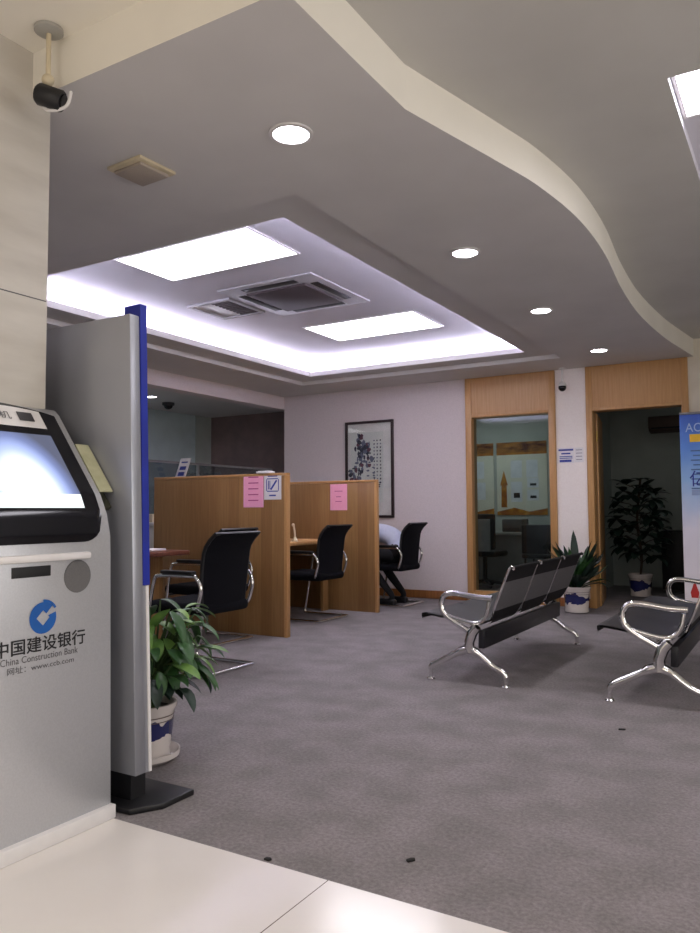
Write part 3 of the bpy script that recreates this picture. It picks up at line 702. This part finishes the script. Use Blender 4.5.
bk = MB().box(-.1, .1, -.07, .07, 0, .04, .006).build('card_reader', 'ledge'); bk.location = (-4.74, 4.40, .75); tag(bk, 'dark card reader on the reddish desk behind the papers', 'card reader')
pn = thing('desk_pen', 'slender cream pen stand on the light wood desk in the middle booth', 'pen stand', (-4.335, 6.2, .75))
MB().lathe([(0, 0), (.032, 0), (.034, .012), (.016, .03), (.012, .05), (0, .05)]).build('base', 'cream', pn)
MB().tube(ctr([(0, 0, .04), (-.004, 0, .10), (-.016, 0, .155)]), .0095, 8).ball((-.022, 0, .165), .016).build('pen', 'cream', pn)

# ------------------------------------------------------------------ visitor chairs (face -x, origin below the top of the back)
def make_chair():
    o = thing('visitor_chair', 'x', 'chair', (0, 0, 0), 0, 'black visitor chairs at the desks')
    bx_ = lambda z: -.105+.05*((z-.42)/.48)+.075*max(0, (z-.78)/.13)**2-.012*math.sin(PI*(z-.42)/.5)
    bk = MB()
    def F(u_, v_, off):
        z = .42+.488*v_; wd = .205+.014*math.sin(PI*min(1, v_*.9))+.012*v_; y = (u_*2-1)*wd
        return (bx_(z)+off-.022*abs(u_*2-1)**2, y, z)
    bk.grid(lambda a, b: F(a, b, .0), 11, 16); bk.grid(lambda a, b: F(1-a, b, -.024), 11, 16)
    bk.build('backrest', 'fabric', o)
    rim = [F(0, v/12, -.012) for v in range(13)]+[F(1, v/12, -.012) for v in range(12, -1, -1)]
    MB().tube(rim, .013, 8).build('back_frame', 'black', o)
    MB().box(-.62, -.10, -.235, .235, .385, .462, .034, seg=3).build('seat', 'fabric', o)
    for sgn in (-1, 1):
        y = .268*sgn
        ys = .235*sgn
        pth = ctr([(-.15, ys, .42), (-.13, y*.96, .45), (-.10, y*.97, .56), (-.135, y, .63), (-.18, y, .64), (-.44, y, .635), (-.50, y, .60), (-.54, y, .40), (-.59, y*.97, .10), (-.60, y*.96, .035), (-.56, y*.95, .014), (-.30, y*.94, .013), (-.09, y*.94, .013)], 5)
        MB().tube(pth, .0125, 9).build('side_frame', 'steel' if False else 'chrome', o)
        MB().box(-.43, -.15, y-.025, y+.025, .648, .674, .011).build('arm_pad', 'black', o)
    MB().tube([(-.09, -.252, .013), (-.09, .252, .013)], .0128, 9).build('rear_rail', 'chrome', o)
    MB().tube([(-.56, -.26, .38), (-.52, -.2, .395), (-.52, .2, .395), (-.56, .26, .38)], .011, 8).build('seat_rail', 'black', o)
    return o
ch = make_chair()
spots = [(-3.18, 3.92, 0, 'black visitor chair nearest the camera, partly behind the leafy plant'),
         (-3.87, 4.79, 0, 'black visitor chair against the nearer partition, behind the nearest chair'),
         (-3.84, 6.27, 0, 'black visitor chair in the middle booth in front of the farther partition'),
         (-3.67, 7.66, 0, 'black visitor chair under the framed painting, occupied by a person')]
for i, (x, y, r, lab) in enumerate(spots):
    c = ch if i == 0 else dup(ch)
    c.location = (x, y, 0); c.rotation_euler = (0, 0, r); c['label'] = lab

# ------------------------------------------------------------------ waiting benches (face -x; origin under the hub of the near leg)
def make_bench():
    o = thing('waiting_bench', 'x', 'bench', (0, 0, 0), 0, 'three-seat metal waiting benches')
    L = 1.68; sw = L/3
    sprof = [(-.315, .385), (-.318, .398), (-.305, .41), (-.24, .405), (-.12, .388), (0.0, .372), (.07, .368)]
    bprof = [(.085, .365), (.105, .372), (.125, .395), (.16, .47), (.20, .57), (.24, .67), (.256, .704), (.268, .716), (.280, .709), (.278, .696)]
    for k3 in range(3):
        y0 = .012+k3*sw+.008; y1 = y0+sw-.016
        s_ = MB(); sp = ctr([(x, 0, z) for x, z in sprof], 4)
        def gs(off, rev=False):
            def fn(u_, v_):
                p = sp[int(round(u_*(len(sp)-1)))]; y = y0+(y1-y0)*(1-v_ if rev else v_); return (p.x, y, p.z-off-.012*math.sin(PI*v_)*0)
            return fn
        s_.grid(gs(0), len(sp), 5, 0); s_.grid(gs(.012, True), len(sp), 5, 0)
        s_.box(-.322, -.300, y0, y1, .38, .408, .008, mi=1)
        s_.build('seat', ['benchmetal', 'benchpad'], o)
        b_ = MB(); bp = ctr([(x, 0, z) for x, z in bprof], 4)
        nb = len(bp)
        def gb(off, rev):
            def fn(u_, v_):
                i = int(round(u_*(nb-1))); p = bp[i]; t = (bp[min(i+1, nb-1)]-bp[max(i-1, 0)]).normalized(); nn = Vector((t.z, 0, -t.x))
                z = p.z; pinch = .06*max(0, 1-(z-.36)/.10) if z < .46 else 0
                ya, yb = y0+pinch, y1-pinch; y = ya+(yb-ya)*(1-v_ if rev else v_)
                return (p.x+nn.x*off, y, p.z+nn.z*off)
            return fn
        hb_ = MB(); nl = next(i for i, p in enumerate(bp) if p.z > .605); nk = next(i for i, p in enumerate(bp) if p.z > .445)
        for off, rev in ((0, False), (.012, True)):
            g_ = gb(off, rev)
            b_.grid(lambda u_, v_: g_(u_*nk/(nb-1), v_), nk+1, 5, 1); b_.grid(lambda u_, v_: g_((nk+u_*(nl-nk))/(nb-1), v_), nl-nk+1, 5, 0); hb_.grid(lambda u_, v_: g_((nl+u_*(nb-1-nl))/(nb-1), v_), nb-nl, 5, 0)
        b_.build('backrest', ['benchback', 'benchpad'], o); hb_.build('head_band', 'benchpad', o)
        for yy in (y0, y1):
            MB().tube([(x+.006, yy+(.05 if z < .4 else (.02 if z < .45 else 0))*(1 if yy == y0 else -1), z) for x, z in bprof[2:]], .0075, 7).build('side_rim', 'chrome', o)
    MB().prism([(.055, .215), (.095, .215), (.10, .325), (.06, .325)], .02, L, bev=.006).build('beam', 'beam', o)
    for yy, k4 in ((.0, 0), (L, 1)):
        lg = MB(); y = .02+yy*(L-.03)/L
        lg.tube(ctr([(-.258, y, .062), (-.245, y, .09), (-.165, y, .132), (-.06, y, .188), (.0, y, .205), (.06, y, .182), (.14, y, .122), (.21, y, .088), (.225, y, .06)], 5), [.018]*5+[.02]*10+[.026]*10+[.02]*10+[.018]*6, 10)
        lg.tube([(.0, y, .19), (.0, y, .25), (.02, y, .31), (.05, y, .345)], [.034, .031, .034, .03], 10)
        lg.ball((0, y, .205), (.035, .026, .03))
        for fx in (-.258, .225): lg.tube([(fx, y, .012), (fx, y, .07)], .013, 8); lg.lathe([(0, 0), (.024, 0), (.026, .006), (.02, .014), (0, .016)], (fx, y, 0), 14)
        lg.build('leg', 'chrome', o)
        ar = MB()
        ar.tube(ctr([(.15, y, .520), (.05, y, .522), (-.08, y, .538), (-.145, y, .532), (-.178, y, .495), (-.178, y, .44), (-.15, y, .40), (-.09, y, .358), (-.02, y, .322), (.02, y, .295)], 5), .0175, 10)
        ar.tube(ctr([(-.155, y, .405), (-.09, y, .385), (.02, y, .365), (.08, y, .38), (.115, y, .43), (.13, y, .50)], 5), .0125, 9)
        ar.build('armrest', 'chrome', o)
    return o
bn = make_bench()
bn.location = (-1.775, 4.365, 0); bn['label'] = 'three-seat black metal waiting bench in the middle of the carpet, seen from behind'
b2 = dup(bn); b2.location = (-.69, 4.345, 0); b2['label'] = 'three-seat black metal waiting bench cut off by the right edge of the photo'

# ------------------------------------------------------------------ painting, wall sign, banner
pa = thing('framed_painting', 'tall dark-framed ink painting of flowers hanging on the back wall', 'painting', (-4.69, YB, 1.575))
w_, h_, b_ = .347, .612, .032
fr = MB()
for a in ((-w_, w_, -h_, -h_+b_), (-w_, w_, h_-b_, h_), (-w_, -w_+b_, -h_+b_, h_-b_), (w_-b_, w_, -h_+b_, h_-b_)): fr.box(a[0], a[1], -.035, -.002, a[2], a[3], .004)
fr.build('frame', 'frame', pa)
MB().box(-w_+b_, w_-b_, -.012, -.003, -h_+b_, h_-b_).build('mount', mat('picture_mount', (242, 242, 240), .6, scale=5), pa)
MB().box(-.27, .2, -.0135, -.012, -.42, .47).build('scroll_paper', mat('rice_paper', (230, 234, 230), .8, c2=(220, 226, 222), scale=7), pa)
rr = random.Random(21); ink = MB()
def blot(mb, x, z, rx, rz, mi, y):
    n = 9; c0 = [(x+rx*math.cos(2*PI*j/n)*rr.uniform(.6, 1.15), y, z+rz*math.sin(2*PI*j/n)*rr.uniform(.6, 1.15)) for j in range(n)]
    mb.add(c0, [tuple(range(n))[::-1]], mi)
for i in range(90):
    t = rr.random(); x = -.13+rr.gauss(0, .055)+.05*math.sin(t*5); z = .44-.62*t; blot(ink, x, z, rr.uniform(.012, .038), rr.uniform(.012, .045), rr.choice((0, 0, 1, 1, 2)), -.0138-.00002*i)
for i in range(14): blot(ink, rr.uniform(-.05, .1), rr.uniform(-.2, .12), .022, .012, 1, -.0160-.00002*i)
for cxx in (.07, .115, .16):
    for j in range(13): blot(ink, cxx+rr.uniform(-.004, .004), .36-.044*j, .011, .013, rr.choice((0, 1)), -.0165)
for i in range(10): blot(ink, rr.uniform(.0, .16), -.2+rr.uniform(-.03, .03), .02, .01, 0, -.0166)
ink.build('brushwork', [mat('ink_dark', (52, 54, 74), .8, scale=20), mat('ink_wash', (112, 118, 142), .8, scale=20), mat('ink_plum', (112, 66, 86), .8, scale=20)], pa)
MB().box(-w_+b_, w_-b_, -.022, -.020, -h_+b_, h_-b_).build('glass', 'pictureglass', pa)

ws = thing('wall_sign', 'white and blue paper sign on the pillar between window and doorway', 'sign', (-2.17, YB-.001, 1.645))
MB().box(-.145, .04, -.004, 0, -.085, .085).box(.046, .14, -.004, 0, -.08, .08).build('sheet', 'paper', ws)
mb = MB()
for i, (x0, x1, z, t) in enumerate(((-.13, .03, .06, .02), (-.10, .0, .02, .016), (-.12, .02, -.012, .01), (-.12, .02, -.03, .01), (-.12, .01, -.06, .026))): mb.box(x0, x1, -.0055, -.003, z-t/2, z+t/2)
mb.build('blue_print', 'blueink', ws)
mb = MB()
for z in (.055, .02, -.015, -.05): mb.box(.06, .125, -.0055, -.003, z-.004, z+.004)
mb.build('grey_print', mat('pale_grey_ink', (150, 146, 160), .7, scale=10), ws)

bnr = thing('roll_up_banner', 'blue and white roll-up banner at the right edge in front of the doorway', 'banner', (-.58, 7.90, 0))
BW = .42
MB().box(-BW, BW, -.004, .004, .07, 1.965).build('printed_sheet', 'banner', bnr)
MB().box(-BW, BW, -.012, .012, 1.955, 1.98, .004).build('top_bar', 'steel', bnr)
MB().prism([(-.07, 0), (.07, 0), (.05, .07), (-.05, .07)], -BW-.01, BW+.01, axis='x', bev=.006).build('base_cassette', 'steel', bnr)
MB().tube([(0, .03, .05), (0, .02, 1.96)], .008).build('support_pole', 'steel', bnr)
ttl = place_text(text_mb('AOS', .12), (-.27, -.0055, 1.83), (1, 0, 0), (0, 0, 1), .20, .085); ttl.build('title_lettering', mat('banner_title', (176, 200, 240), .6, scale=10), bnr)
MB().box(-.335, -.23, -.0056, -.004, 1.69, 1.765).box(-.2, -.05, -.0056, -.004, 1.69, 1.765).build('yellow_print', 'yellow', bnr)
mb = MB(); rr = random.Random(2)
for i in range(9): mb.box(-.33+.02*(i % 2), .3, -.0056, -.004, 1.60-.045*i, 1.612-.045*i)
mb.build('text_lines', mat('banner_text', (84, 110, 160), .7, scale=10), bnr)
cl = place_text(text_mb('亿', .2), (-.27, -.0057, 1.34), (1, 0, 0), (0, 0, 1), .15, .15); cl.build('large_lettering', 'blue', bnr)
MB().box(-.33, -.1, -.0055, -.004, 1.18, 1.235).build('blue_strip', mat('banner_strip', (150, 168, 214), .7, scale=10), bnr)
rd = MB(); rd.lathe([(0, 0), (.03, .0), (.038, .05), (.02, .1), (.012, .13), (.0, .14)], (-.33, 0, .21), 12); rd.v = [(x, -.0056+y*.02, z) for x, y, z in rd.v]; rd.build('red_print', 'red', bnr)

# ------------------------------------------------------------------ posters and furniture in the offices
def poster(x0, x1, label, cols, tower):
    o = thing('wall_poster', label, 'poster', ((x0+x1)/2, 11.0, 1.52)); h = (x1-x0)/2; H = .545
    MB().box(-h, h, -.012, -.001, -H, H).build('board', 'posterbg', o)
    MB().box(-h, h, -.0135, -.012, H-.16, H).build('top_band', 'maroon', o)
    MB().box(-h, h, -.0135, -.012, H-.19, H-.16).build('gold_line', 'gold', o)
    mb = MB(); pts = [(-h, -H), (h, -H), (h, -H+.10), (h*.3, -H+.05), (-h*.3, -H+.11), (-h, -H+.05)]
    mb.prism(pts, -.0138, -.012); mb.build('gold_wave', 'gold', o)
    sh = MB(); ph = MB()
    for (cx, cz, w2, h2, photo) in cols:
        sh.box(cx-w2, cx+w2, -.0145, -.012, cz-h2, cz+h2)
        if photo: ph.box(cx-w2*.5, cx+w2*.6, -.0155, -.0146, cz-h2*.6, cz-h2*.1)
    sh.build('info_sheet', 'postersheet', o)
    if ph.v: ph.build('photo', 'ink', o)
    if tower:
        tw = MB().prism([(-.045, -.43), (.045, -.43), (.04, -.1), (.06, -.1), (.0, .12), (-.06, -.1), (-.04, -.1)], -.0155, -.012); tw.xf(Matrix.Translation((-h+.11, 0, 0))); tw.build('tower_print', 'gold', o)
poster(-3.965, -3.20, 'middle office poster with a gold tower print, seen through the glass', [(-.08, .14, .085, .13, False), (.16, .14, .085, .13, False), (-.08, -.2, .085, .15, True), (.17, -.07, .085, .07, True), (.17, -.25, .085, .08, True)], True)
poster(-4.8, -4.015, 'left office poster with pale sheets, beside the left jamb of the glass wall', [(.1, .14, .14, .13, False), (.12, -.18, .14, .13, False), (-.2, 0, .12, .3, False)], False)
poster(-3.15, -2.40, 'right office poster mostly hidden behind the right jamb of the glass wall', [(-.2, .14, .09, .13, True), (.1, .14, .12, .13, False), (-.1, -.2, .2, .12, True)], False)

oc = thing('office_chair', 'dark office chair with pale back panel behind the glass wall', 'chair', (-3.78, 9.75, 0))
MB().box(-.24, .24, -.06, .0, .52, 1.0, .03).build('backrest', 'darkcab', oc); MB().box(-.08, .18, -.075, -.06, .50, .93, .006).build('back_panel', mat('grey_back_panel', (150, 152, 152), .7, scale=20), oc)
MB().box(-.25, .25, -.02, .44, .42, .50, .03).build('seat', 'darkcab', oc); MB().tube([(0, .2, .05), (0, .2, .43)], .03).build('post', 'black', oc)
bs = MB()
for i in range(5): a = i*2*PI/5+.3; bs.tube([(0, .2, .09), (.26*math.cos(a), .2+.26*math.sin(a), .05)], [.024, .016], 7); bs.ball((.26*math.cos(a), .2+.26*math.sin(a), .026), .026, u=10, v=8)
bs.build('castor_base', 'black', oc)
od = thing('office_desk', 'grey office desk under the posters behind the glass wall', 'desk', (-3.4, 10.62, 0))
MB().box(-.75, .8, -.35, .35, .70, .74, .006).build('desktop', mat('grey_laminate', (150, 152, 150), .5, scale=8), od); MB().box(-.73, .78, -.33, -.30, .0, .70).build('front_panel', mat('grey_panel', (112, 114, 114), .6, scale=8), od)
MB().box(-.73, -.70, -.30, .33, 0, .70).build('side_panel', 'ledge', od); MB().box(.75, .78, -.30, .33, 0, .70).build('side_panel', 'ledge', od)
pr_ = thing('printer', 'small dark grey printer on the grey office desk', 'printer', (-3.55, 10.57, .74))
MB().box(-.15, .15, -.15, .15, 0, .18, .015).build('housing', mat('printer_grey', (86, 86, 88), .5, scale=10), pr_); MB().box(-.12, .12, -.2, -.14, .05, .06).build('paper_tray', 'ledge', pr_)
gc = thing('office_chair', 'low black office chair at the right side behind the glass wall', 'chair', (-2.95, 9.7, 0))
MB().box(-.22, .22, -.05, .0, .48, .86, .025).build('backrest', 'darkcab', gc); MB().box(-.23, .23, -.02, .42, .42, .48, .025).build('seat', 'darkcab', gc)
for sx in (-.19, .19):
    for sy in (.02, .38): MB().tube([(sx, sy, 0), (sx, sy, .43)], .013).build('leg', 'black', gc)
cbn = thing('cabinet', 'low black cabinet inside the dim office right of the tall plant', 'cabinet', (-1.22, 10.5, 0))
MB().box(-.34, .5, -.2, .2, .04, .78, .006).build('carcass', 'darkcab', cbn); MB().box(-.33, .075, -.213, -.2, .06, .76, .003).build('door', 'darkcab', cbn); MB().box(.085, .49, -.213, -.2, .06, .76, .003).build('door', 'darkcab', cbn); MB().box(-.32, .48, -.18, .18, 0, .04).build('plinth', 'black', cbn)
wa = thing('wall_air_conditioner', 'brownish wall air conditioner high in the dim office doorway', 'air conditioner', (-1.32, 11.0, 2.08))
MB().prism([(-.001, 0), (-.16, .02), (-.2, .07), (-.2, .2), (-.16, .22), (-.001, .22)], -.44, .44, axis='x', bev=.006).build('housing', 'brownunit', wa); MB().box(-.40, .40, -.203, -.198, .045, .065).build('air_slot', 'slot', wa)

# ------------------------------------------------------------------ teller counter behind the partitions
tc_ = thing('teller_counter', 'grey teller counter with low glass screen behind the partitions', 'counter', (-6.25, 5.3, 0))
MB().box(-.3, .3, -2.9, 2.95, 0, .90).build('counter_front', 'counter', tc_); MB().box(-.34, .34, -2.95, 2.98, .90, .94, .006).build('countertop', 'counter', tc_)
gl = MB(); fm = MB()
for i in range(4):
    y0 = -2.9+i*1.46; gl.box(.10, .108, y0+.02, y0+1.44, .94, 1.60); fm.box(.09, .118, y0-.0, y0+.02, .94, 1.62)
fm.box(.09, .118, -2.9, 2.94, 1.60, 1.625)
gl.build('glass_screen', 'glassblue', tc_); fm.build('screen_frame', 'steel', tc_)
sgn = thing('counter_sign', 'tilted white and blue sign standing above the nearer partition', 'sign', (-5.97, 6.36, .94))
MB().box(-.05, .05, -.05, .05, 0, .012, .003).build('foot', 'steel', sgn); MB().tube([(0, 0, .01), (0, 0, .53)], .007).build('post', 'steel', sgn)
pl = MB().box(-.076, .076, -.003, .003, -.11, .11); pl.v = [(x+.42*z, y-.008, z+.60) for x, y, z in pl.v]; pl.build('plate', 'paper', sgn)
pl = MB()
for z, hh in ((.065, .008), (.0, .02), (-.065, .022)): pl.box(-.045, .045, -.0045, -.003, z-hh, z+hh)
pl.v = [(x+.42*z, y-.008, z+.60) for x, y, z in pl.v]; pl.build('blue_print', 'blueink', sgn)
for i, (x, y, lab) in enumerate(((-6.42, 5.35, 'dark monitor on the teller counter beside the blue edge of the silver board'), (-6.46, 7.2, 'dark monitor on the teller counter behind the white and blue sign'))):
    mo = thing('monitor', lab, 'monitor', (x, y, .94), math.radians(25 if i else 60), 'monitors on the teller counter')
    MB().box(-.1, .1, -.07, .07, 0, .012, .003).build('foot', 'black', mo); MB().tube([(0, 0, .01), (0, 0, .3)], .016).build('stand', 'black', mo)
    MB().box(-.25, .25, -.02, .02, .22, .60, .008).build('display', mat('monitor_grey', (104, 108, 110), .5, scale=10), mo)
wb = MB().box(-.05, .05, -.06, .06, 0, .09, .01).build('ticket_box', 'cream'); wb.location = (-5.97, 5.90, .94); tag(wb, 'small cream box on the teller counter left of the nearer partition', 'box')

# scraps on the carpet
for x, y, lab, sx, r in ((-1.049, 2.104, 'black scrap lying on the carpet near the tiled floor', .016, 1.1), (-1.424, 1.893, 'dark scrap on the edge between carpet and tiles', .012, .1), (-.78, 3.83, 'small dark scrap on the carpet before the right bench', .018, .4)):
    sc = MB().prism([(-sx, -.006), (sx*.6, -.009), (sx, .002), (sx*.3, .009), (-sx*.8, .007)], 0, .006, axis='z', bev=.0015).build('carpet_scrap', 'carpet_dark'); sc.location = (x, y, 0); sc.rotation_euler = (0, 0, r); tag(sc, lab, 'scrap')

# ------------------------------------------------------------------ seated person leaning on the last desk
def skinned(verts, edges, radii, root=0, sub=2):
    me = bpy.data.meshes.new('figure'); me.from_pydata(verts, edges, []); ob = bpy.data.objects.new('figure', me); col.objects.link(ob)
    sk = ob.modifiers.new('s', 'SKIN'); sk.use_smooth_shade = True
    for i, r in enumerate(radii):
        d = me.skin_vertices[0].data[i]; d.radius = r if isinstance(r, tuple) else (r, r); d.use_root = (i == root)
    sb = ob.modifiers.new('d', 'SUBSURF'); sb.levels = sub; sb.render_levels = sub
    dg = bpy.context.evaluated_depsgraph_get(); ev = bpy.data.meshes.new_from_object(ob.evaluated_get(dg))
    mb = MB(); mb.add([v.co[:] for v in ev.vertices], [tuple(p.vertices) for p in ev.polygons], 0, True)
    bpy.data.objects.remove(ob); bpy.data.meshes.remove(me); bpy.data.meshes.remove(ev); return mb
pe = thing('person', 'person in a white shirt and black trousers slumped forward over the last desk', 'person', (-3.91, 7.66, 0))
V = [(0.0, 0, .555), (-.03, 0, .68), (-.10, 0, .765), (-.24, 0, .80), (-.36, 0, .82), (-.44, 0, .835), (-.50, 0, .85), (-.56, 0, .862), (-.62, 0, .865)]
RD = [(.135, .17), (.125, .165), (.115, .165), (.115, .175), (.09, .13), (.055, .055), (.075, .07), (.092, .085), (.07, .066)]
RD = [(a, b) for a, b in RD]
E_ = [(i, i+1) for i in range(8)]
RD = [.135, .13, .118, .12, .09, .052, .072, .09, .066]
def add(p, r, par): V.append(p); RD.append(r); E_.append((par, len(V)-1)); return len(V)-1
for sg in (-1, 1):
    h = add((-.03, .10*sg, .545), .085, 0); k1 = add((-.20, .13*sg, .55), .078, h); kn = add((-.36, .15*sg, .535), .058, k1); cf = add((-.22, .15*sg, .32), .052, kn); an = add((-.03, .14*sg, .105), .036, cf); add((-.05, .145*sg, .055), .034, an)
    add((-.15, .15*sg, .035), .028, len(V)-1)
    sh = add((-.33, .17*sg, .82), .058, 4); el = add((-.50, .30*sg, .785), .042, sh); wr = add((-.68, .16*sg, .775), .028, el); pm = add((-.73, .10*sg, .775), .028, wr)
body = skinned(V, E_, RD, 0, 2)
nbv = len(body.f)
for sg in (-1, 1):
    base = Vector((-.75, .10*sg, .77))
    for j, (ln, off) in enumerate(((.07, -.027), (.08, -.009), (.075, .009), (.06, .027))):
        p0_ = base+Vector((off, 0, 0)); fg = skinned([p0_, p0_+Vector((-.012, -.4*ln*sg, .004)), p0_+Vector((-.016, -.75*ln*sg, -.004)), p0_+Vector((-.014, -ln*sg, -.012))], [(0, 1), (1, 2), (2, 3)], [.0095, .009, .0085, .007], 0, 1); body.add(fg.v, fg.f, 0, True)
    fg = skinned([base+Vector((.03, 0, 0)), base+Vector((.052, -.025*sg, .0)), base+Vector((.05, -.05*sg, -.006))], [(0, 1), (1, 2)], [.011, .0095, .008], 0, 1); body.add(fg.v, fg.f, 0, True)
# nose, ears and brow on the turned head
body.ball((-.665, 0, .80), (.02, .014, .016), u=8, v=6)
for sg in (-1, 1): body.ball((-.565, .09*sg, .86), (.022, .008, .03), u=8, v=6)
for i, fc in enumerate(body.f):
    c = sum((Vector(body.v[j]) for j in fc), Vector())/len(fc)
    if c.x > -.40 and c.z > .665 and abs(c.y) < .3 or (abs(c.y) > .10 and -.66 < c.x <= -.25 and c.z > .70): body.m[i] = 1
    elif c.z < .7 and c.x > -.5: body.m[i] = 2
body.build('body', ['skin', 'shirt', 'trousers'], pe)
MB().ball((-.575, 0, .895), (.098, .094, .082), u=20, v=12).build('hair', 'hair', pe)
for sg in (-1, 1): MB().box(-.21, .01, .14*sg-.042, .14*sg+.042, .0, .075, .03, seg=3).build('shoe', 'black', pe)

# ------------------------------------------------------------------ unseen fill lights added beyond the visible fittings
def area(name, loc, sx, sy, power, colr, rot=(0, 0, 0)):
    l = bpy.data.lights.new(name, 'AREA'); l.shape = 'RECTANGLE'; l.size = sx; l.size_y = sy; l.energy = power; l.color = colr
    o = bpy.data.objects.new(name, l); col.objects.link(o); o.location = loc; o.rotation_euler = rot; return o
area('office_fill_light', (-3.9, 9.9, 2.62), 1.0, .5, 9, (.97, 1, .98))  # unseen, added to lift the poster wall behind the glass
area('doorway_fill_light', (-.6, 10.2, 2.62), .5, .5, .8, (.9, 1, .95))  # unseen, added as faint fill for the room behind the doorway
area('teller_fill_light', (-7.3, 5.5, 2.54), .6, 2.4, 9, (.95, .98, 1))  # unseen, added to brighten the teller area
area('right_fill_light', (3.55, 2.6, 1.35), 4.5, 2.0, 54, (1, .985, .975), (0, PI/2, 0)).rotation_euler = (PI/2, 0, PI/2)  # added fill from the right for the fascia and kiosk; no window modelled
area('rear_fill_light', (.6, -4.4, 1.5), 3.0, 2.2, 27, (1, .99, .98), (PI/2, 0, 0))  # added fill from behind the camera for the near fascia and pillar
wd = bpy.data.worlds.new('world'); scene.world = wd; wd.use_nodes = True
wd.node_tree.nodes['Background'].inputs[0].default_value = (.5, .48, .5, 1); wd.node_tree.nodes['Background'].inputs[1].default_value = .1

# ------------------------------------------------------------------ camera
yaw, pit, rol, fpx = .537578, .0584685, -.00556597, 759.07
fw = Vector((-math.sin(yaw)*math.cos(pit), math.cos(yaw)*math.cos(pit), math.sin(pit)))
r = Vector((math.cos(yaw), math.sin(yaw), 0)); up = r.cross(fw)
r2 = r*math.cos(rol)+up*math.sin(rol); u2 = -r*math.sin(rol)+up*math.cos(rol)
cam = bpy.data.cameras.new('camera'); cam.sensor_fit = 'VERTICAL'; cam.sensor_height = 36; cam.lens = fpx/933*36; cam.clip_start = .05
co = bpy.data.objects.new('camera', cam); col.objects.link(co)
mw = Matrix((r2, u2, -fw)).transposed().to_4x4(); mw.translation = (0, 0, 1.05); co.matrix_world = mw
scene.camera = co
scene.view_settings.view_transform = 'Standard'; scene.view_settings.look = 'None'
scene.view_settings.exposure = .55
scene.cycles.max_bounces = 10; scene.cycles.diffuse_bounces = 6; scene.cycles.use_denoising = True
scene.cycles.sample_clamp_indirect = 6
